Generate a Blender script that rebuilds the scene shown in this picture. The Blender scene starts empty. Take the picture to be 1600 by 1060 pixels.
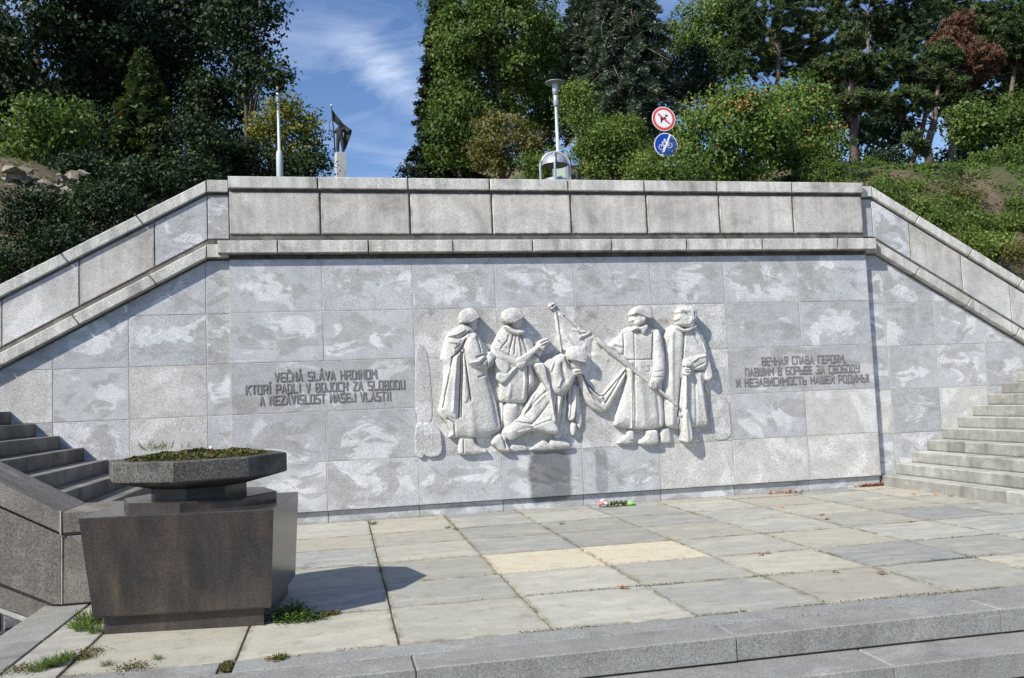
import bpy, math, random
import numpy as np
from mathutils import Matrix, Vector
random.seed(7); RNG = np.random.default_rng(7)
C = bpy.context.scene.collection
R_ = math.radians
PI = math.pi

# ------------------------------------------------------------------ camera
CAM = np.array([1.353335, -11.593376, 1.502909])
ROT = np.array([[0.97985485, 0.02631676, -0.19796945],
                [-0.19547959, -0.0765897, -0.97771251],
                [-0.04089265, 0.99671533, -0.0699024]])
FPX = 1348.675
cd = bpy.data.cameras.new('camera'); cam = bpy.data.objects.new('camera', cd); C.objects.link(cam)
cam.matrix_world = Matrix.Translation(CAM.tolist()) @ Matrix(ROT.tolist()).to_4x4()
cd.sensor_width = 36; cd.lens = FPX / 1600 * 36; cd.clip_end = 2000; cd.clip_start = .05
bpy.context.scene.camera = cam

def at(u, v, Y):
    "point of the wall-parallel plane y=Y that the survey reading (u,v) belongs to"
    d = ROT @ np.array([(u - 800) / FPX, -(v - 530) / FPX, -1.0])
    return CAM + d * ((Y - CAM[1]) / d[1])
def atz(u, v, z):
    d = ROT @ np.array([(u - 800) / FPX, -(v - 530) / FPX, -1.0])
    return CAM + d * ((z - CAM[2]) / d[2])

# ------------------------------------------------------------------ world + sun
SUN_TO = Vector((-0.634, -0.412, 0.655)).normalized()
elev = math.asin(SUN_TO.z); rot = math.atan2(SUN_TO.x, SUN_TO.y)
W = bpy.data.worlds.new('World'); bpy.context.scene.world = W; W.use_nodes = True
nt = W.node_tree; nt.nodes.clear()
def wn(t, **k):
    n = nt.nodes.new(t)
    for a, b in k.items(): setattr(n, a, b)
    return n
sky = wn('ShaderNodeTexSky', sky_type='NISHITA', sun_disc=False, sun_elevation=elev, sun_rotation=rot,
         altitude=200, air_density=1.0, dust_density=0.4, ozone_density=3.0)
tc = wn('ShaderNodeTexCoord')
mp = wn('ShaderNodeMapping'); mp.inputs['Rotation'].default_value = (0.2, 0.55, 0.3); mp.inputs['Scale'].default_value = (1.6, 1.2, 5.0)
nt.links.new(tc.outputs['Generated'], mp.inputs['Vector'])
nz = wn('ShaderNodeTexNoise'); nz.inputs['Scale'].default_value = 3.2; nz.inputs['Detail'].default_value = 9; nz.inputs['Roughness'].default_value = .62; nz.inputs['Distortion'].default_value = .9
nt.links.new(mp.outputs[0], nz.inputs['Vector'])
cr = wn('ShaderNodeMapRange'); cr.inputs[1].default_value = .44; cr.inputs[2].default_value = .80; cr.inputs[3].default_value = 0; cr.inputs[4].default_value = .42
nt.links.new(nz.outputs['Fac'], cr.inputs[0])
# one denser wisp of cirrus
wd = ROT @ np.array([(600 - 800) / FPX, -(112 - 530) / FPX, -1.0]); wd /= np.linalg.norm(wd)
sb = wn('ShaderNodeVectorMath', operation='SUBTRACT'); sb.inputs[1].default_value = wd.tolist(); nt.links.new(tc.outputs['Generated'], sb.inputs[0])
mp2 = wn('ShaderNodeMapping', vector_type='TEXTURE'); mp2.inputs['Rotation'].default_value = (0, R_(38), 0); mp2.inputs['Scale'].default_value = (.062, .3, .02)
nt.links.new(sb.outputs[0], mp2.inputs['Vector'])
ln = wn('ShaderNodeVectorMath', operation='LENGTH'); nt.links.new(mp2.outputs[0], ln.inputs[0])
mr = wn('ShaderNodeMapRange', interpolation_type='SMOOTHSTEP'); mr.inputs[1].default_value = 1.6; mr.inputs[2].default_value = .1; mr.inputs[3].default_value = 0; mr.inputs[4].default_value = 1.0
nt.links.new(ln.outputs['Value'], mr.inputs[0])
mu = wn('ShaderNodeMath', operation='MULTIPLY'); nt.links.new(mr.outputs[0], mu.inputs[0])
c2 = wn('ShaderNodeMapRange'); c2.inputs[1].default_value = .30; c2.inputs[2].default_value = .62; nt.links.new(nz.outputs['Fac'], c2.inputs[0]); nt.links.new(c2.outputs[0], mu.inputs[1])
ad = wn('ShaderNodeMath', operation='MULTIPLY_ADD', use_clamp=True); nt.links.new(mu.outputs[0], ad.inputs[0]); ad.inputs[1].default_value = .50; nt.links.new(cr.outputs[0], ad.inputs[2])
hs = wn('ShaderNodeHueSaturation'); hs.inputs['Saturation'].default_value = 1.1; hs.inputs['Value'].default_value = 1.08
nt.links.new(sky.outputs[0], hs.inputs['Color'])
tn = wn('ShaderNodeMix', data_type='RGBA', blend_type='MULTIPLY'); tn.inputs[0].default_value = 1
nt.links.new(hs.outputs[0], tn.inputs[6]); tn.inputs[7].default_value = (1.0, .975, 1.05, 1)
mx = wn('ShaderNodeMix', data_type='RGBA'); nt.links.new(ad.outputs[0], mx.inputs[0]); nt.links.new(tn.outputs[2], mx.inputs[6]); mx.inputs[7].default_value = (6.6, 7.4, 9.2, 1)
bg = wn('ShaderNodeBackground'); bg.inputs[1].default_value = 0.112; nt.links.new(mx.outputs[2], bg.inputs[0])
ow = wn('ShaderNodeOutputWorld'); nt.links.new(bg.outputs[0], ow.inputs[0])
sd = bpy.data.lights.new('sun', 'SUN'); sd.energy = 4.8; sd.angle = R_(.55); sd.color = (1, .945, .84)
so = bpy.data.objects.new('sun', sd); C.objects.link(so); so.rotation_euler = SUN_TO.to_track_quat('Z', 'Y').to_euler()
vs = bpy.context.scene.view_settings; vs.view_transform = 'Standard'; vs.look = 'None'; vs.exposure = 0.24; vs.gamma = 1; vs.use_curve_mapping = False
bpy.context.scene.render.film_transparent = False

# ------------------------------------------------------------------ materials
class M:
    def __init__(s, name):
        s.m = bpy.data.materials.new(name); s.m.use_nodes = True; s.t = s.m.node_tree; s.t.nodes.clear()
        s.o = s.n('ShaderNodeOutputMaterial')
    def n(s, t, **k):
        x = s.t.nodes.new(t)
        for a, b in k.items(): setattr(x, a, b)
        return x
    def l(s, a, b): s.t.links.new(a, b)
    def noise(s, vec, sc, det=3, ro=.5, dist=0):
        x = s.n('ShaderNodeTexNoise'); x.inputs['Scale'].default_value = sc; x.inputs['Detail'].default_value = det
        x.inputs['Roughness'].default_value = ro; x.inputs['Distortion'].default_value = dist; s.l(vec, x.inputs['Vector']); return x.outputs['Fac']
    def ramp(s, f, st, interp='LINEAR'):
        x = s.n('ShaderNodeValToRGB'); e = x.color_ramp.elements; x.color_ramp.interpolation = interp
        while len(e) < len(st): e.new(.5)
        for i, (p, c) in enumerate(st):
            e[i].position = p; e[i].color = (*(c if hasattr(c, '__len__') else (c, c, c)), 1)
        s.l(f, x.inputs[0]); return x.outputs[0]
    def mul(s, a, b, f=1.0):
        x = s.n('ShaderNodeMix', data_type='RGBA', blend_type='MULTIPLY'); x.inputs[0].default_value = f
        s.l(a, x.inputs[6]); s.l(b, x.inputs[7]) if not hasattr(b, '__len__') else setattr(x.inputs[7], 'default_value', (*b, 1)); return x.outputs[2]
    def mix(s, f, a, b):
        x = s.n('ShaderNodeMix', data_type='RGBA')
        if isinstance(f, float): x.inputs[0].default_value = f
        else: s.l(f, x.inputs[0])
        for v, i in ((a, 6), (b, 7)):
            if hasattr(v, '__len__'): x.inputs[i].default_value = (*v, 1)
            else: s.l(v, x.inputs[i])
        return x.outputs[2]
    def math(s, op, a, b=None, clamp=False):
        x = s.n('ShaderNodeMath', operation=op, use_clamp=clamp)
        for v, i in ((a, 0), (b, 1)):
            if v is None: continue
            if isinstance(v, (int, float)): x.inputs[i].default_value = v
            else: s.l(v, x.inputs[i])
        return x.outputs[0]
    def mapr(s, f, a, b, c=0, d=1):
        x = s.n('ShaderNodeMapRange'); 
        for i, v in enumerate((a, b, c, d)): x.inputs[i + 1].default_value = v
        s.l(f, x.inputs[0]); return x.outputs[0]
    def coords(s, k=1.0, scale=(1, 1, 1)):
        tc = s.n('ShaderNodeTexCoord'); oi = s.n('ShaderNodeObjectInfo')
        v = s.n('ShaderNodeVectorMath', operation='MULTIPLY_ADD')
        cb = s.n('ShaderNodeCombineXYZ'); 
        for i in range(3): s.l(oi.outputs['Random'], cb.inputs[i])
        s.l(cb.outputs[0], v.inputs[0]); v.inputs[1].default_value = (37 * k, 91 * k, 53 * k); s.l(tc.outputs['Object'], v.inputs[2])
        mp = s.n('ShaderNodeMapping'); mp.inputs['Scale'].default_value = scale; s.l(v.outputs[0], mp.inputs[0])
        s.rand = oi.outputs['Random']; s.raw = v.outputs[0]
        return mp.outputs[0]
    def stretch(s, scale):
        mp = s.n('ShaderNodeMapping'); mp.inputs['Scale'].default_value = scale; s.l(s.raw, mp.inputs[0]); return mp.outputs[0]
    def out(s, col, rough=.8, bump=None, bstr=.2, bdist=.01, metal=0, spec=.4, rsock=None):
        b = s.n('ShaderNodeBsdfPrincipled')
        if hasattr(col, '__len__'): b.inputs['Base Color'].default_value = (*col, 1)
        else: s.l(col, b.inputs['Base Color'])
        b.inputs['Roughness'].default_value = rough; b.inputs['Metallic'].default_value = metal; b.inputs['Specular IOR Level'].default_value = spec
        if rsock is not None: s.l(rsock, b.inputs['Roughness'])
        if bump is not None:
            x = s.n('ShaderNodeBump'); x.inputs['Strength'].default_value = bstr; x.inputs['Distance'].default_value = bdist
            s.l(bump, x.inputs['Height']); s.l(x.outputs[0], b.inputs['Normal'])
        s.l(b.outputs[0], s.o.inputs[0]); s.bsdf = b; return s.m

def granite(name, dark, mid, light, lo=.42, hi=.56, bsc=1.5, speck=.30, streak=0., bump=.35, rough=.78, tint=.12, stains=None, warm=0., edge=.03, spsc=1.0, dist=.8, hs=1.0, panel=False, grime=0., gaxis='xz', rimw=.05, gcol=(.30, .27, .23), dirt_shade=0., riser=0.):
    m = M(name); v = m.coords()
    big = m.noise(m.stretch((1, 1, hs)), bsc, 6, .55, dist)
    col = m.ramp(big, [(lo - edge * 1.5, dark), (lo + edge, mid), (hi - edge, mid), (hi + edge * .7, light)])
    gen = m.n('ShaderNodeTexCoord').outputs['Generated']; gs = m.n('ShaderNodeSeparateXYZ'); m.l(gen, gs.inputs[0])
    def edged(s): return m.math('MINIMUM', s, m.math('SUBTRACT', 1.0, s))
    ex = edged(gs.outputs[0]); ez = edged(gs.outputs[2] if gaxis == 'xz' else gs.outputs[1])
    if panel:
        inner = m.math('MULTIPLY', m.mapr(ex, .02, .22), m.mapr(ez, .03, .32))
        n1 = m.noise(m.stretch((1, 1, hs)), bsc, 5, .55, dist); f1 = m.math('ADD', m.math('MULTIPLY', inner, .13), n1)
        n2 = m.noise(m.stretch((1.1, 1.1, hs * 1.3)), bsc * 1.1, 5, .6, dist * 1.6); f2 = m.math('ADD', m.math('MULTIPLY', inner, .09), n2)
        wide = m.noise(v, .7, 3, .5)
        col = m.mix(m.mapr(wide, .35, .65), dark, mid)
        col = m.mix(m.math('MULTIPLY', m.mapr(f1, .595, .645), .72), col, light)
        col = m.mix(m.math('MULTIPLY', m.mapr(f2, .575, .625), .8), col, tuple(c * .86 * k for c, k in zip(dark, (1.02, 1, .95))))
    soft = m.noise(v, 5.0, 4, .6); col = m.mul(col, m.ramp(soft, [(.3, .86), (.7, 1.1)]))
    sp = m.noise(v, 75 * spsc, 2, .7); col = m.mul(col, m.ramp(sp, [(.34, 1 - speck), (.5, 1.0), (.66, 1 + speck * .8)]))
    sp2 = m.noise(v, 210 * spsc, 1, .5); col = m.mul(col, m.ramp(sp2, [(.36, 1 - speck * 1.1), (.5, 1.0), (.64, 1 + speck * .9)]))
    if streak:
        st = m.noise(m.stretch((9, 9, .55)), 1.0, 4, .6); col = m.mul(col, m.ramp(st, [(.38, 1 - streak), (.58, 1.03)]))
    if warm:
        wn_ = m.noise(v, .9, 3, .5); col = m.mul(col, m.ramp(wn_, [(.38, (1, 1, 1)), (.66, (1 + warm * .5, 1.0, 1 - warm))]))
    if grime:
        gn = m.noise(m.stretch((7, 7, 2.5) if gaxis == 'xz' else (6, 6, 6)), 1.6, 4, .65)
        e1 = m.math('MINIMUM', ex, m.math('MULTIPLY', ez, .55)); ge = m.math('SUBTRACT', 1.0, m.math('DIVIDE', e1, rimw), True)
        gf = m.math('MULTIPLY', m.math('MULTIPLY', ge, m.mapr(gn, .36, .62)), grime, True); col = m.mix(gf, col, m.mul(col, gcol))
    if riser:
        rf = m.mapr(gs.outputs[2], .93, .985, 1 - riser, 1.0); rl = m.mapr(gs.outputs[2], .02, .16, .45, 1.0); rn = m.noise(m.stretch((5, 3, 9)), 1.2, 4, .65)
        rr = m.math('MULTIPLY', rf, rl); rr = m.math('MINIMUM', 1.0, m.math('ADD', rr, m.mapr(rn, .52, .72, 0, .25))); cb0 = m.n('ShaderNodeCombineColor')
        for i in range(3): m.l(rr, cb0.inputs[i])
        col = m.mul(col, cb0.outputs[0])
    if dirt_shade:
        gp = m.n('ShaderNodeNewGeometry').outputs['Pointiness']; col = m.mul(col, m.ramp(gp, [(.40, 1 - dirt_shade), (.493, 1.0), (.56, 1.06)]))  # creases darkened: some dirt, plus fold shade painted into the colour
    t = m.mapr(m.rand, 0, 1, 1 - tint, 1 + tint); cb = m.n('ShaderNodeCombineColor')
    for i in range(3): m.l(t, cb.inputs[i])
    col = m.mul(col, cb.outputs[0])
    if stains:
        g = m.n('ShaderNodeNewGeometry'); wob = m.noise(g.outputs['Position'], 4.0, 4, .6)
        sx = m.n('ShaderNodeSeparateXYZ'); m.l(g.outputs['Position'], sx.inputs[0])
        tot = None
        for (cx, cz, rx, rz, amt) in stains:
            dx = m.math('DIVIDE', m.math('SUBTRACT', sx.outputs[0], cx), rx); dz = m.math('DIVIDE', m.math('SUBTRACT', sx.outputs[2], cz), rz)
            d4 = m.math('ADD', m.math('POWER', m.math('ABSOLUTE', dx), 4.0), m.math('POWER', m.math('ABSOLUTE', dz), 6.0))
            d4 = m.math('ADD', d4, m.math('MULTIPLY', m.math('SUBTRACT', wob, .5), 1.6))
            k = m.math('MULTIPLY', m.mapr(d4, 1.35, .55), amt)
            tot = k if tot is None else m.math('MAXIMUM', tot, k)
        col = m.mix(tot, col, m.mul(col, (.36, .365, .38)))
    return m.out(col, rough, m.noise(v, 160, 3, .7), bump, .006)

GW = at(858, 745, 0)
MAT = {}
MAT['wall'] = granite('wall granite', (.41, .417, .43), (.51, .522, .54), (.69, .70, .715), .42, .535, 1.5, .24, tint=.06, dist=.6, hs=1.6, panel=True, grime=.5, rimw=.02, gcol=(.6, .58, .55), stains=[
    (at(860, 745, 0)[0], at(860, 745, 0)[2], .29, .36, .95), (at(940, 735, 0)[0], at(940, 735, 0)[2], .09, .30, .45)])
MAT['wall_warm'] = granite('warm granite of the wall', (.42, .41, .395), (.54, .53, .51), (.66, .655, .64), .40, .56, 1.1, .28, tint=.05, dist=.5, grime=.5, rimw=.025, gcol=(.6, .57, .52))
MAT['plaque'] = granite('smoother granite under the inscriptions', (.38, .383, .39), (.455, .46, .472), (.60, .605, .615), .42, .57, 1.4, .2, tint=.03, dist=.5, hs=1.6, panel=True, grime=.4, rimw=.02, gcol=(.6, .58, .55))
MAT['relief_ground'] = granite('chiselled pale granite', (.33, .32, .305), (.48, .475, .46), (.61, .61, .60), .38, .56, 2.0, .27, bump=.8, tint=.04, spsc=.7, dist=.4)
MAT['relief'] = granite('carved pale granite', (.42, .41, .39), (.55, .54, .515), (.66, .65, .625), .36, .56, 3.0, .20, bump=.5, tint=.02, spsc=.7, dist=.3, dirt_shade=.62)
MAT['parapet'] = granite('grey beige granite of the parapet', (.36, .335, .305), (.53, .505, .465), (.61, .585, .55), .41, .60, 1.6, .24, streak=.13, tint=.08, edge=.06, grime=.95, rimw=.035, gcol=(.30, .27, .23))
MAT['coping'] = granite('weathered coping granite', (.42, .41, .375), (.58, .57, .53), (.66, .65, .61), .42, .60, 2.2, .28, streak=.22, tint=.07, edge=.06, grime=.85, rimw=.03, gcol=(.34, .31, .27))
MAT['mortar'] = granite('pale mortar', (.36, .34, .30), (.50, .48, .43), (.60, .58, .53), .4, .6, 4, .1)
MAT['grime'] = granite('dark joint grime', (.07, .062, .055), (.13, .115, .10), (.20, .18, .16), .4, .6, 5, .1)
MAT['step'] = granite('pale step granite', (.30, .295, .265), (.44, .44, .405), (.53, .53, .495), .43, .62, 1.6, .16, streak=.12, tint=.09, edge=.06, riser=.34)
MAT['step_shaded'] = granite('shaded weathered step granite', (.11, .105, .093), (.19, .182, .165), (.27, .26, .235), .43, .62, 1.6, .16, streak=.12, tint=.10, edge=.06, riser=.30)  # left flight: shade of its risers put into a darker colour, plus weathering
MAT['kerb'] = granite('blue grey kerb granite', (.185, .185, .172), (.265, .266, .25), (.355, .352, .328), .40, .64, 1.4, .26, tint=.08, edge=.06)
MAT['cheek'] = granite('brown weathered granite', (.12, .105, .09), (.20, .18, .155), (.28, .26, .235), .42, .6, 1.3, .40, streak=.2, tint=.08, edge=.06)
MAT['rubble'] = granite('dark rough stone', (.08, .08, .085), (.13, .13, .135), (.2, .2, .2), .4, .6, 3, .5, bump=.9)

m = M('polished brown granite'); v = m.coords()
big = m.noise(m.stretch((3.2, 3.2, 1.1)), 1, 5, .6, .6)
col = m.ramp(big, [(.30, (.024, .022, .024)), (.50, (.046, .040, .037)), (.66, (.075, .058, .048)), (.82, (.12, .078, .05))])
st = m.noise(m.stretch((14, 14, .8)), 1, 4, .6); col = m.mul(col, m.ramp(st, [(.35, .86), (.65, 1.08)]))
sp = m.noise(v, 120, 2, .7); col = m.mul(col, m.ramp(sp, [(.36, .72), (.5, 1), (.66, 1.5)]))
MAT['polished'] = m.out(col, .24, sp, .06, .003, spec=.5)
MAT['bowl'] = granite('rough dark granite of the bowl', (.065, .061, .056), (.11, .105, .096), (.19, .18, .165), .42, .6, 1.6, .6, bump=.6, tint=.03)

def slabmat(name, a, b, c):
    m = M(name); v = m.coords()
    w = m.noise(m.stretch((1.2, 3.2, 1)), 1.3, 5, .6, 1.2)
    base = m.mix(m.rand, a, b)
    col = m.mix(m.mapr(w, .45, .7, 0, .75), base, c)
    fine = m.noise(v, 40, 3, .7); col = m.mul(col, m.ramp(fine, [(.3, .9), (.7, 1.08)]))
    sp = m.noise(v, 7, 5, .7); col = m.mul(col, m.ramp(sp, [(.32, .80), (.45, 1.0), (.7, 1.06)]))
    r2 = m.n('ShaderNodeMath', operation='FRACT'); q = m.math('MULTIPLY', m.rand, 17.3); m.l(q, r2.inputs[0])
    gs = m.n('ShaderNodeSeparateXYZ'); m.l(m.n('ShaderNodeTexCoord').outputs['Generated'], gs.inputs[0])
    ed = lambda s: m.math('MINIMUM', s, m.math('SUBTRACT', 1.0, s)); e1 = m.math('MINIMUM', ed(gs.outputs[0]), ed(gs.outputs[1]))
    gf = m.math('MULTIPLY', m.math('SUBTRACT', 1.0, m.math('DIVIDE', e1, .045), True), m.mapr(m.noise(v, 6, 4, .65), .40, .62)); col = m.mix(gf, col, m.mul(col, (.50, .46, .36)))
    bl = m.noise(v, 2.2, 6, .7); col = m.mul(col, m.ramp(bl, [(.30, .88), (.42, 1.0), (.75, 1.0)]))
    t = m.mapr(r2.outputs[0], 0, 1, .86, 1.14); cb = m.n('ShaderNodeCombineColor')
    for i in range(3): m.l(t, cb.inputs[i])
    col = m.mul(col, cb.outputs[0])
    return m.out(col, .8, fine, .15, .004)
MAT['slab'] = slabmat('grey sandstone slab', (.30, .31, .30), (.41, .385, .31), (.50, .47, .375))
MAT['slab_yellow'] = slabmat('yellow sandstone slab', (.54, .485, .36), (.56, .50, .375), (.60, .54, .41))

def plain(name, c, rough=.6, metal=0, noise=.0, spec=.4):
    m = M(name)
    if noise:
        v = m.coords(); x = m.noise(v, 12, 4, .6); m.out(m.mul(m.mix(.0, c, c), m.ramp(x, [(.3, 1 - noise), (.7, 1 + noise)])), rough, metal=metal, spec=spec)
    else: m.out(c, rough, metal=metal, spec=spec)
    return m.m
MAT['letter'] = plain('dark bronze letters', (.25, .24, .235), .6, 0, .15)
MAT['steel'] = plain('grey painted steel', (.42, .45, .48), .38, .35, .08)
MAT['white_steel'] = plain('light grey lamp post paint', (.55, .62, .66), .35, .1, .06)
MAT['dark_steel'] = plain('dark inner steel', (.06, .06, .065), .5, .2, .1)
MAT['white'] = plain('white sign paint', (.85, .85, .85), .4)
MAT['board'] = plain('grey green board', (.36, .42, .38), .6)
MAT['red'] = plain('red sign paint', (.72, .06, .07), .4)
MAT['blue'] = plain('blue sign paint', (.01, .055, .42), .35)
MAT['black'] = plain('black sign paint', (.015, .015, .018), .5)
MAT['green'] = plain('green panel paint', (.02, .28, .14), .5)
MAT['glass'] = plain('frosted lamp cylinder', (.55, .6, .62), .15, 0, 0, .6)
MAT['bronze'] = plain('patinated bronze', (.022, .028, .026), .8, 0, .3)
MAT['gold'] = plain('gilded ornament', (.8, .5, .12), .3, .8)
MAT['pylon'] = granite('pale pylon stone', (.30, .30, .29), (.42, .42, .40), (.5, .5, .48), .4, .6, .6, .1)
MAT['asphalt'] = granite('asphalt', (.04, .04, .042), (.052, .052, .054), (.06, .06, .06), .4, .6, .6, .3)
MAT['bark'] = granite('brown bark', (.035, .028, .022), (.07, .055, .045), (.13, .11, .095), .42, .58, 4, .3, bump=.8)
MAT['pine_bark'] = granite('grey red pine bark', (.08, .055, .045), (.15, .11, .09), (.24, .19, .17), .42, .58, 4, .3, bump=.8)
m = M('soil with grass'); v = m.coords()
n1 = m.noise(v, .45, 6, .6); n2 = m.noise(v, 9, 5, .7)
col = m.ramp(n1, [(.42, (.06, .085, .025)), (.52, (.085, .075, .04)), (.60, (.15, .105, .07))]); col = m.mul(col, m.ramp(n2, [(.3, .6), (.7, 1.35)]))
MAT['soil'] = m.out(col, .95, n2, .8, .05)
MAT['earth'] = plain('joint soil', (.16, .13, .09), .95, 0, .4)

def leafmat(name, stops, trans=.3, rough=.55):
    m = M(name); a = m.n('ShaderNodeAttribute', attribute_name='tint')
    col = m.ramp(a.outputs['Fac'], stops)
    b = m.n('ShaderNodeBsdfPrincipled'); m.l(col, b.inputs['Base Color']); b.inputs['Roughness'].default_value = rough; b.inputs['Specular IOR Level'].default_value = .25
    t = m.n('ShaderNodeBsdfTranslucent'); m.l(m.mul(col, (1.15, 1.25, .6)), t.inputs[0])
    x = m.n('ShaderNodeMixShader'); x.inputs[0].default_value = trans; m.l(b.outputs[0], x.inputs[1]); m.l(t.outputs[0], x.inputs[2]); m.l(x.outputs[0], m.o.inputs[0]); return m.m
LF = {
 'green': leafmat('green broad leaves', [(0, (.032, .062, .012)), (.5, (.085, .145, .028)), (1, (.17, .23, .05))]),
 'dark': leafmat('dark green leaves', [(0, (.008, .019, .006)), (.6, (.018, .040, .012)), (1, (.05, .085, .022))], .2),  # dark tones carry the left hillside's shade in the leaf colour
 'yellow': leafmat('yellowing leaves', [(0, (.04, .075, .012)), (.5, (.11, .14, .022)), (1, (.26, .23, .035))]),
 'bright': leafmat('bright green leaves', [(0, (.055, .10, .018)), (.5, (.13, .20, .038)), (1, (.24, .29, .065))]),
 'autumn': leafmat('green leaves turning orange', [(0, (.04, .085, .016)), (.45, (.10, .175, .034)), (.86, (.20, .28, .06)), (.965, (.24, .25, .06)), (1, (.42, .20, .07))]),
 'brownish': leafmat('olive brown leaves', [(0, (.05, .065, .018)), (.5, (.125, .125, .036)), (1, (.25, .20, .07))]),
 'spruce': leafmat('dark spruce needles', [(0, (.012, .028, .012)), (.7, (.028, .055, .022)), (.95, (.05, .075, .03)), (1, (.17, .08, .035))], .1),
 'blue': leafmat('blue grey spruce needles', [(0, (.03, .05, .036)), (.5, (.105, .15, .115)), (.93, (.22, .28, .23)), (1, (.24, .18, .12))], .1),
 'pine': leafmat('pine needles', [(0, (.026, .046, .016)), (.5, (.068, .11, .036)), (.93, (.125, .175, .06)), (1, (.20, .09, .04))], .15),
 'rust': leafmat('dead rust brown needles', [(0, (.09, .05, .03)), (.6, (.19, .105, .065)), (1, (.28, .18, .12))], .15),
 'grass': leafmat('grass blades', [(0, (.05, .09, .02)), (.6, (.12, .19, .04)), (1, (.28, .26, .09))]),
 'moss': leafmat('moss and stonecrop', [(0, (.045, .055, .014)), (.5, (.10, .11, .028)), (.85, (.15, .11, .04)), (1, (.18, .09, .045))], .1),
 'litter': leafmat('fallen leaves', [(0, (.22, .09, .04)), (.5, (.42, .20, .10)), (1, (.55, .33, .2))], .1),
}

# ------------------------------------------------------------------ mesh helpers
def mesh(name, V, F, mat, smooth=False):
    me = bpy.data.meshes.new(name); me.from_pydata([tuple(map(float, p)) for p in V], [], [tuple(map(int, f)) for f in F]); me.materials.append(mat)
    if smooth: me.polygons.foreach_set('use_smooth', [True] * len(me.polygons))
    me.update(); return me
def obj(name, me, parent=None, loc=None):
    o = bpy.data.objects.new(name, me); C.objects.link(o)
    if parent is not None: o.parent = parent
    if loc is not None: o.location = tuple(float(c) for c in loc)
    return o
def tag(o, label=None, cat=None, group=None, kind=None):
    if label: o['label'] = label
    if cat: o['category'] = cat
    if group: o['group'] = group
    if kind: o['kind'] = kind
    return o
def thing(name, label, cat, loc=(0, 0, 0), group=None, kind=None):
    return tag(obj(name, None, None, loc), label, cat, group, kind)
def clip(poly, a, b, c):
    "keep a*x+b*z<=c"
    out = []
    for i in range(len(poly)):
        p, q = poly[i], poly[(i + 1) % len(poly)]
        dp = a * p[0] + b * p[1] - c; dq = a * q[0] + b * q[1] - c
        if dp <= 0: out.append(p)
        if (dp < 0 < dq) or (dq < 0 < dp):
            t = dp / (dp - dq); out.append((p[0] + t * (q[0] - p[0]), p[1] + t * (q[1] - p[1])))
    return out
def area(poly): return .5 * sum(poly[i][0] * poly[(i + 1) % len(poly)][1] - poly[(i + 1) % len(poly)][0] * poly[i][1] for i in range(len(poly)))
def inset(poly, d):
    n = len(poly); out = []
    for i in range(n):
        p0, p1, p2 = np.array(poly[i - 1]), np.array(poly[i]), np.array(poly[(i + 1) % n])
        e1 = (p1 - p0) / np.linalg.norm(p1 - p0); e2 = (p2 - p1) / np.linalg.norm(p2 - p1)
        n1 = np.array([-e1[1], e1[0]]); n2 = np.array([-e2[1], e2[0]])
        k = (n1 + n2); k = k / max(1e-6, np.dot(k, n1)) if np.dot(n1, n2) > -.9 else n1
        out.append(tuple(p1 + k * d))
    return out
def clean(poly):
    out = []
    for p in poly:
        if not out or math.hypot(p[0] - out[-1][0], p[1] - out[-1][1]) > 1e-3: out.append(p)
    if len(out) > 1 and math.hypot(out[0][0] - out[-1][0], out[0][1] - out[-1][1]) < 1e-3: out.pop()
    return out
def block(name, poly, y0, y1, mat, parent, gap=.004, ch=.004, axis='xz'):
    """a dressed stone: polygon in the wall plane, front face at y0 with chamfered arris, back at y1. axis='xy': polygon seen from above, top at y0, bottom y1"""
    poly = clean(poly)
    if len(poly) < 3: return None
    if area(poly) < 0: poly = poly[::-1]
    if abs(area(poly)) < .004: return None
    p0 = inset(poly, gap); p1 = inset(p0, ch)
    if area(p1) <= 0: return None
    n = len(poly); cx = sum(p[0] for p in p0) / n; cz = sum(p[1] for p in p0) / n
    s = 1 if y1 > y0 else -1
    lay = [(p1, y0), (p0, y0 + s * ch), (p0, y1)]
    V = []
    for P, y in lay:
        for p in P: V.append((p[0] - cx, y - y0, p[1] - cz) if axis == 'xz' else (p[0] - cx, p[1] - cz, y - y0))
    F = [list(range(n)), [2 * n + i for i in range(n)][::-1]]
    for k in range(2):
        for i in range(n): j = (i + 1) % n; F.append([k * n + j, k * n + i, (k + 1) * n + i, (k + 1) * n + j])
    if axis == 'xy': pass
    o = obj(name, mesh(name, V, F, mat), parent, (cx, y0, cz) if axis == 'xz' else (cx, cz, y0)); return o
def boxm(name, lo, hi, mat, parent=None):
    x0, y0, z0 = lo; x1, y1, z1 = hi
    V = [(x, y, z) for z in (z0, z1) for y in (y0, y1) for x in (x0, x1)]
    return obj(name, mesh(name, V, [(0, 2, 3, 1), (4, 5, 7, 6), (0, 1, 5, 4), (2, 6, 7, 3), (0, 4, 6, 2), (1, 3, 7, 5)], mat), parent)
def rect(x0, z0, x1, z1): return [(x0, z0), (x1, z0), (x1, z1), (x0, z1)]
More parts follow.
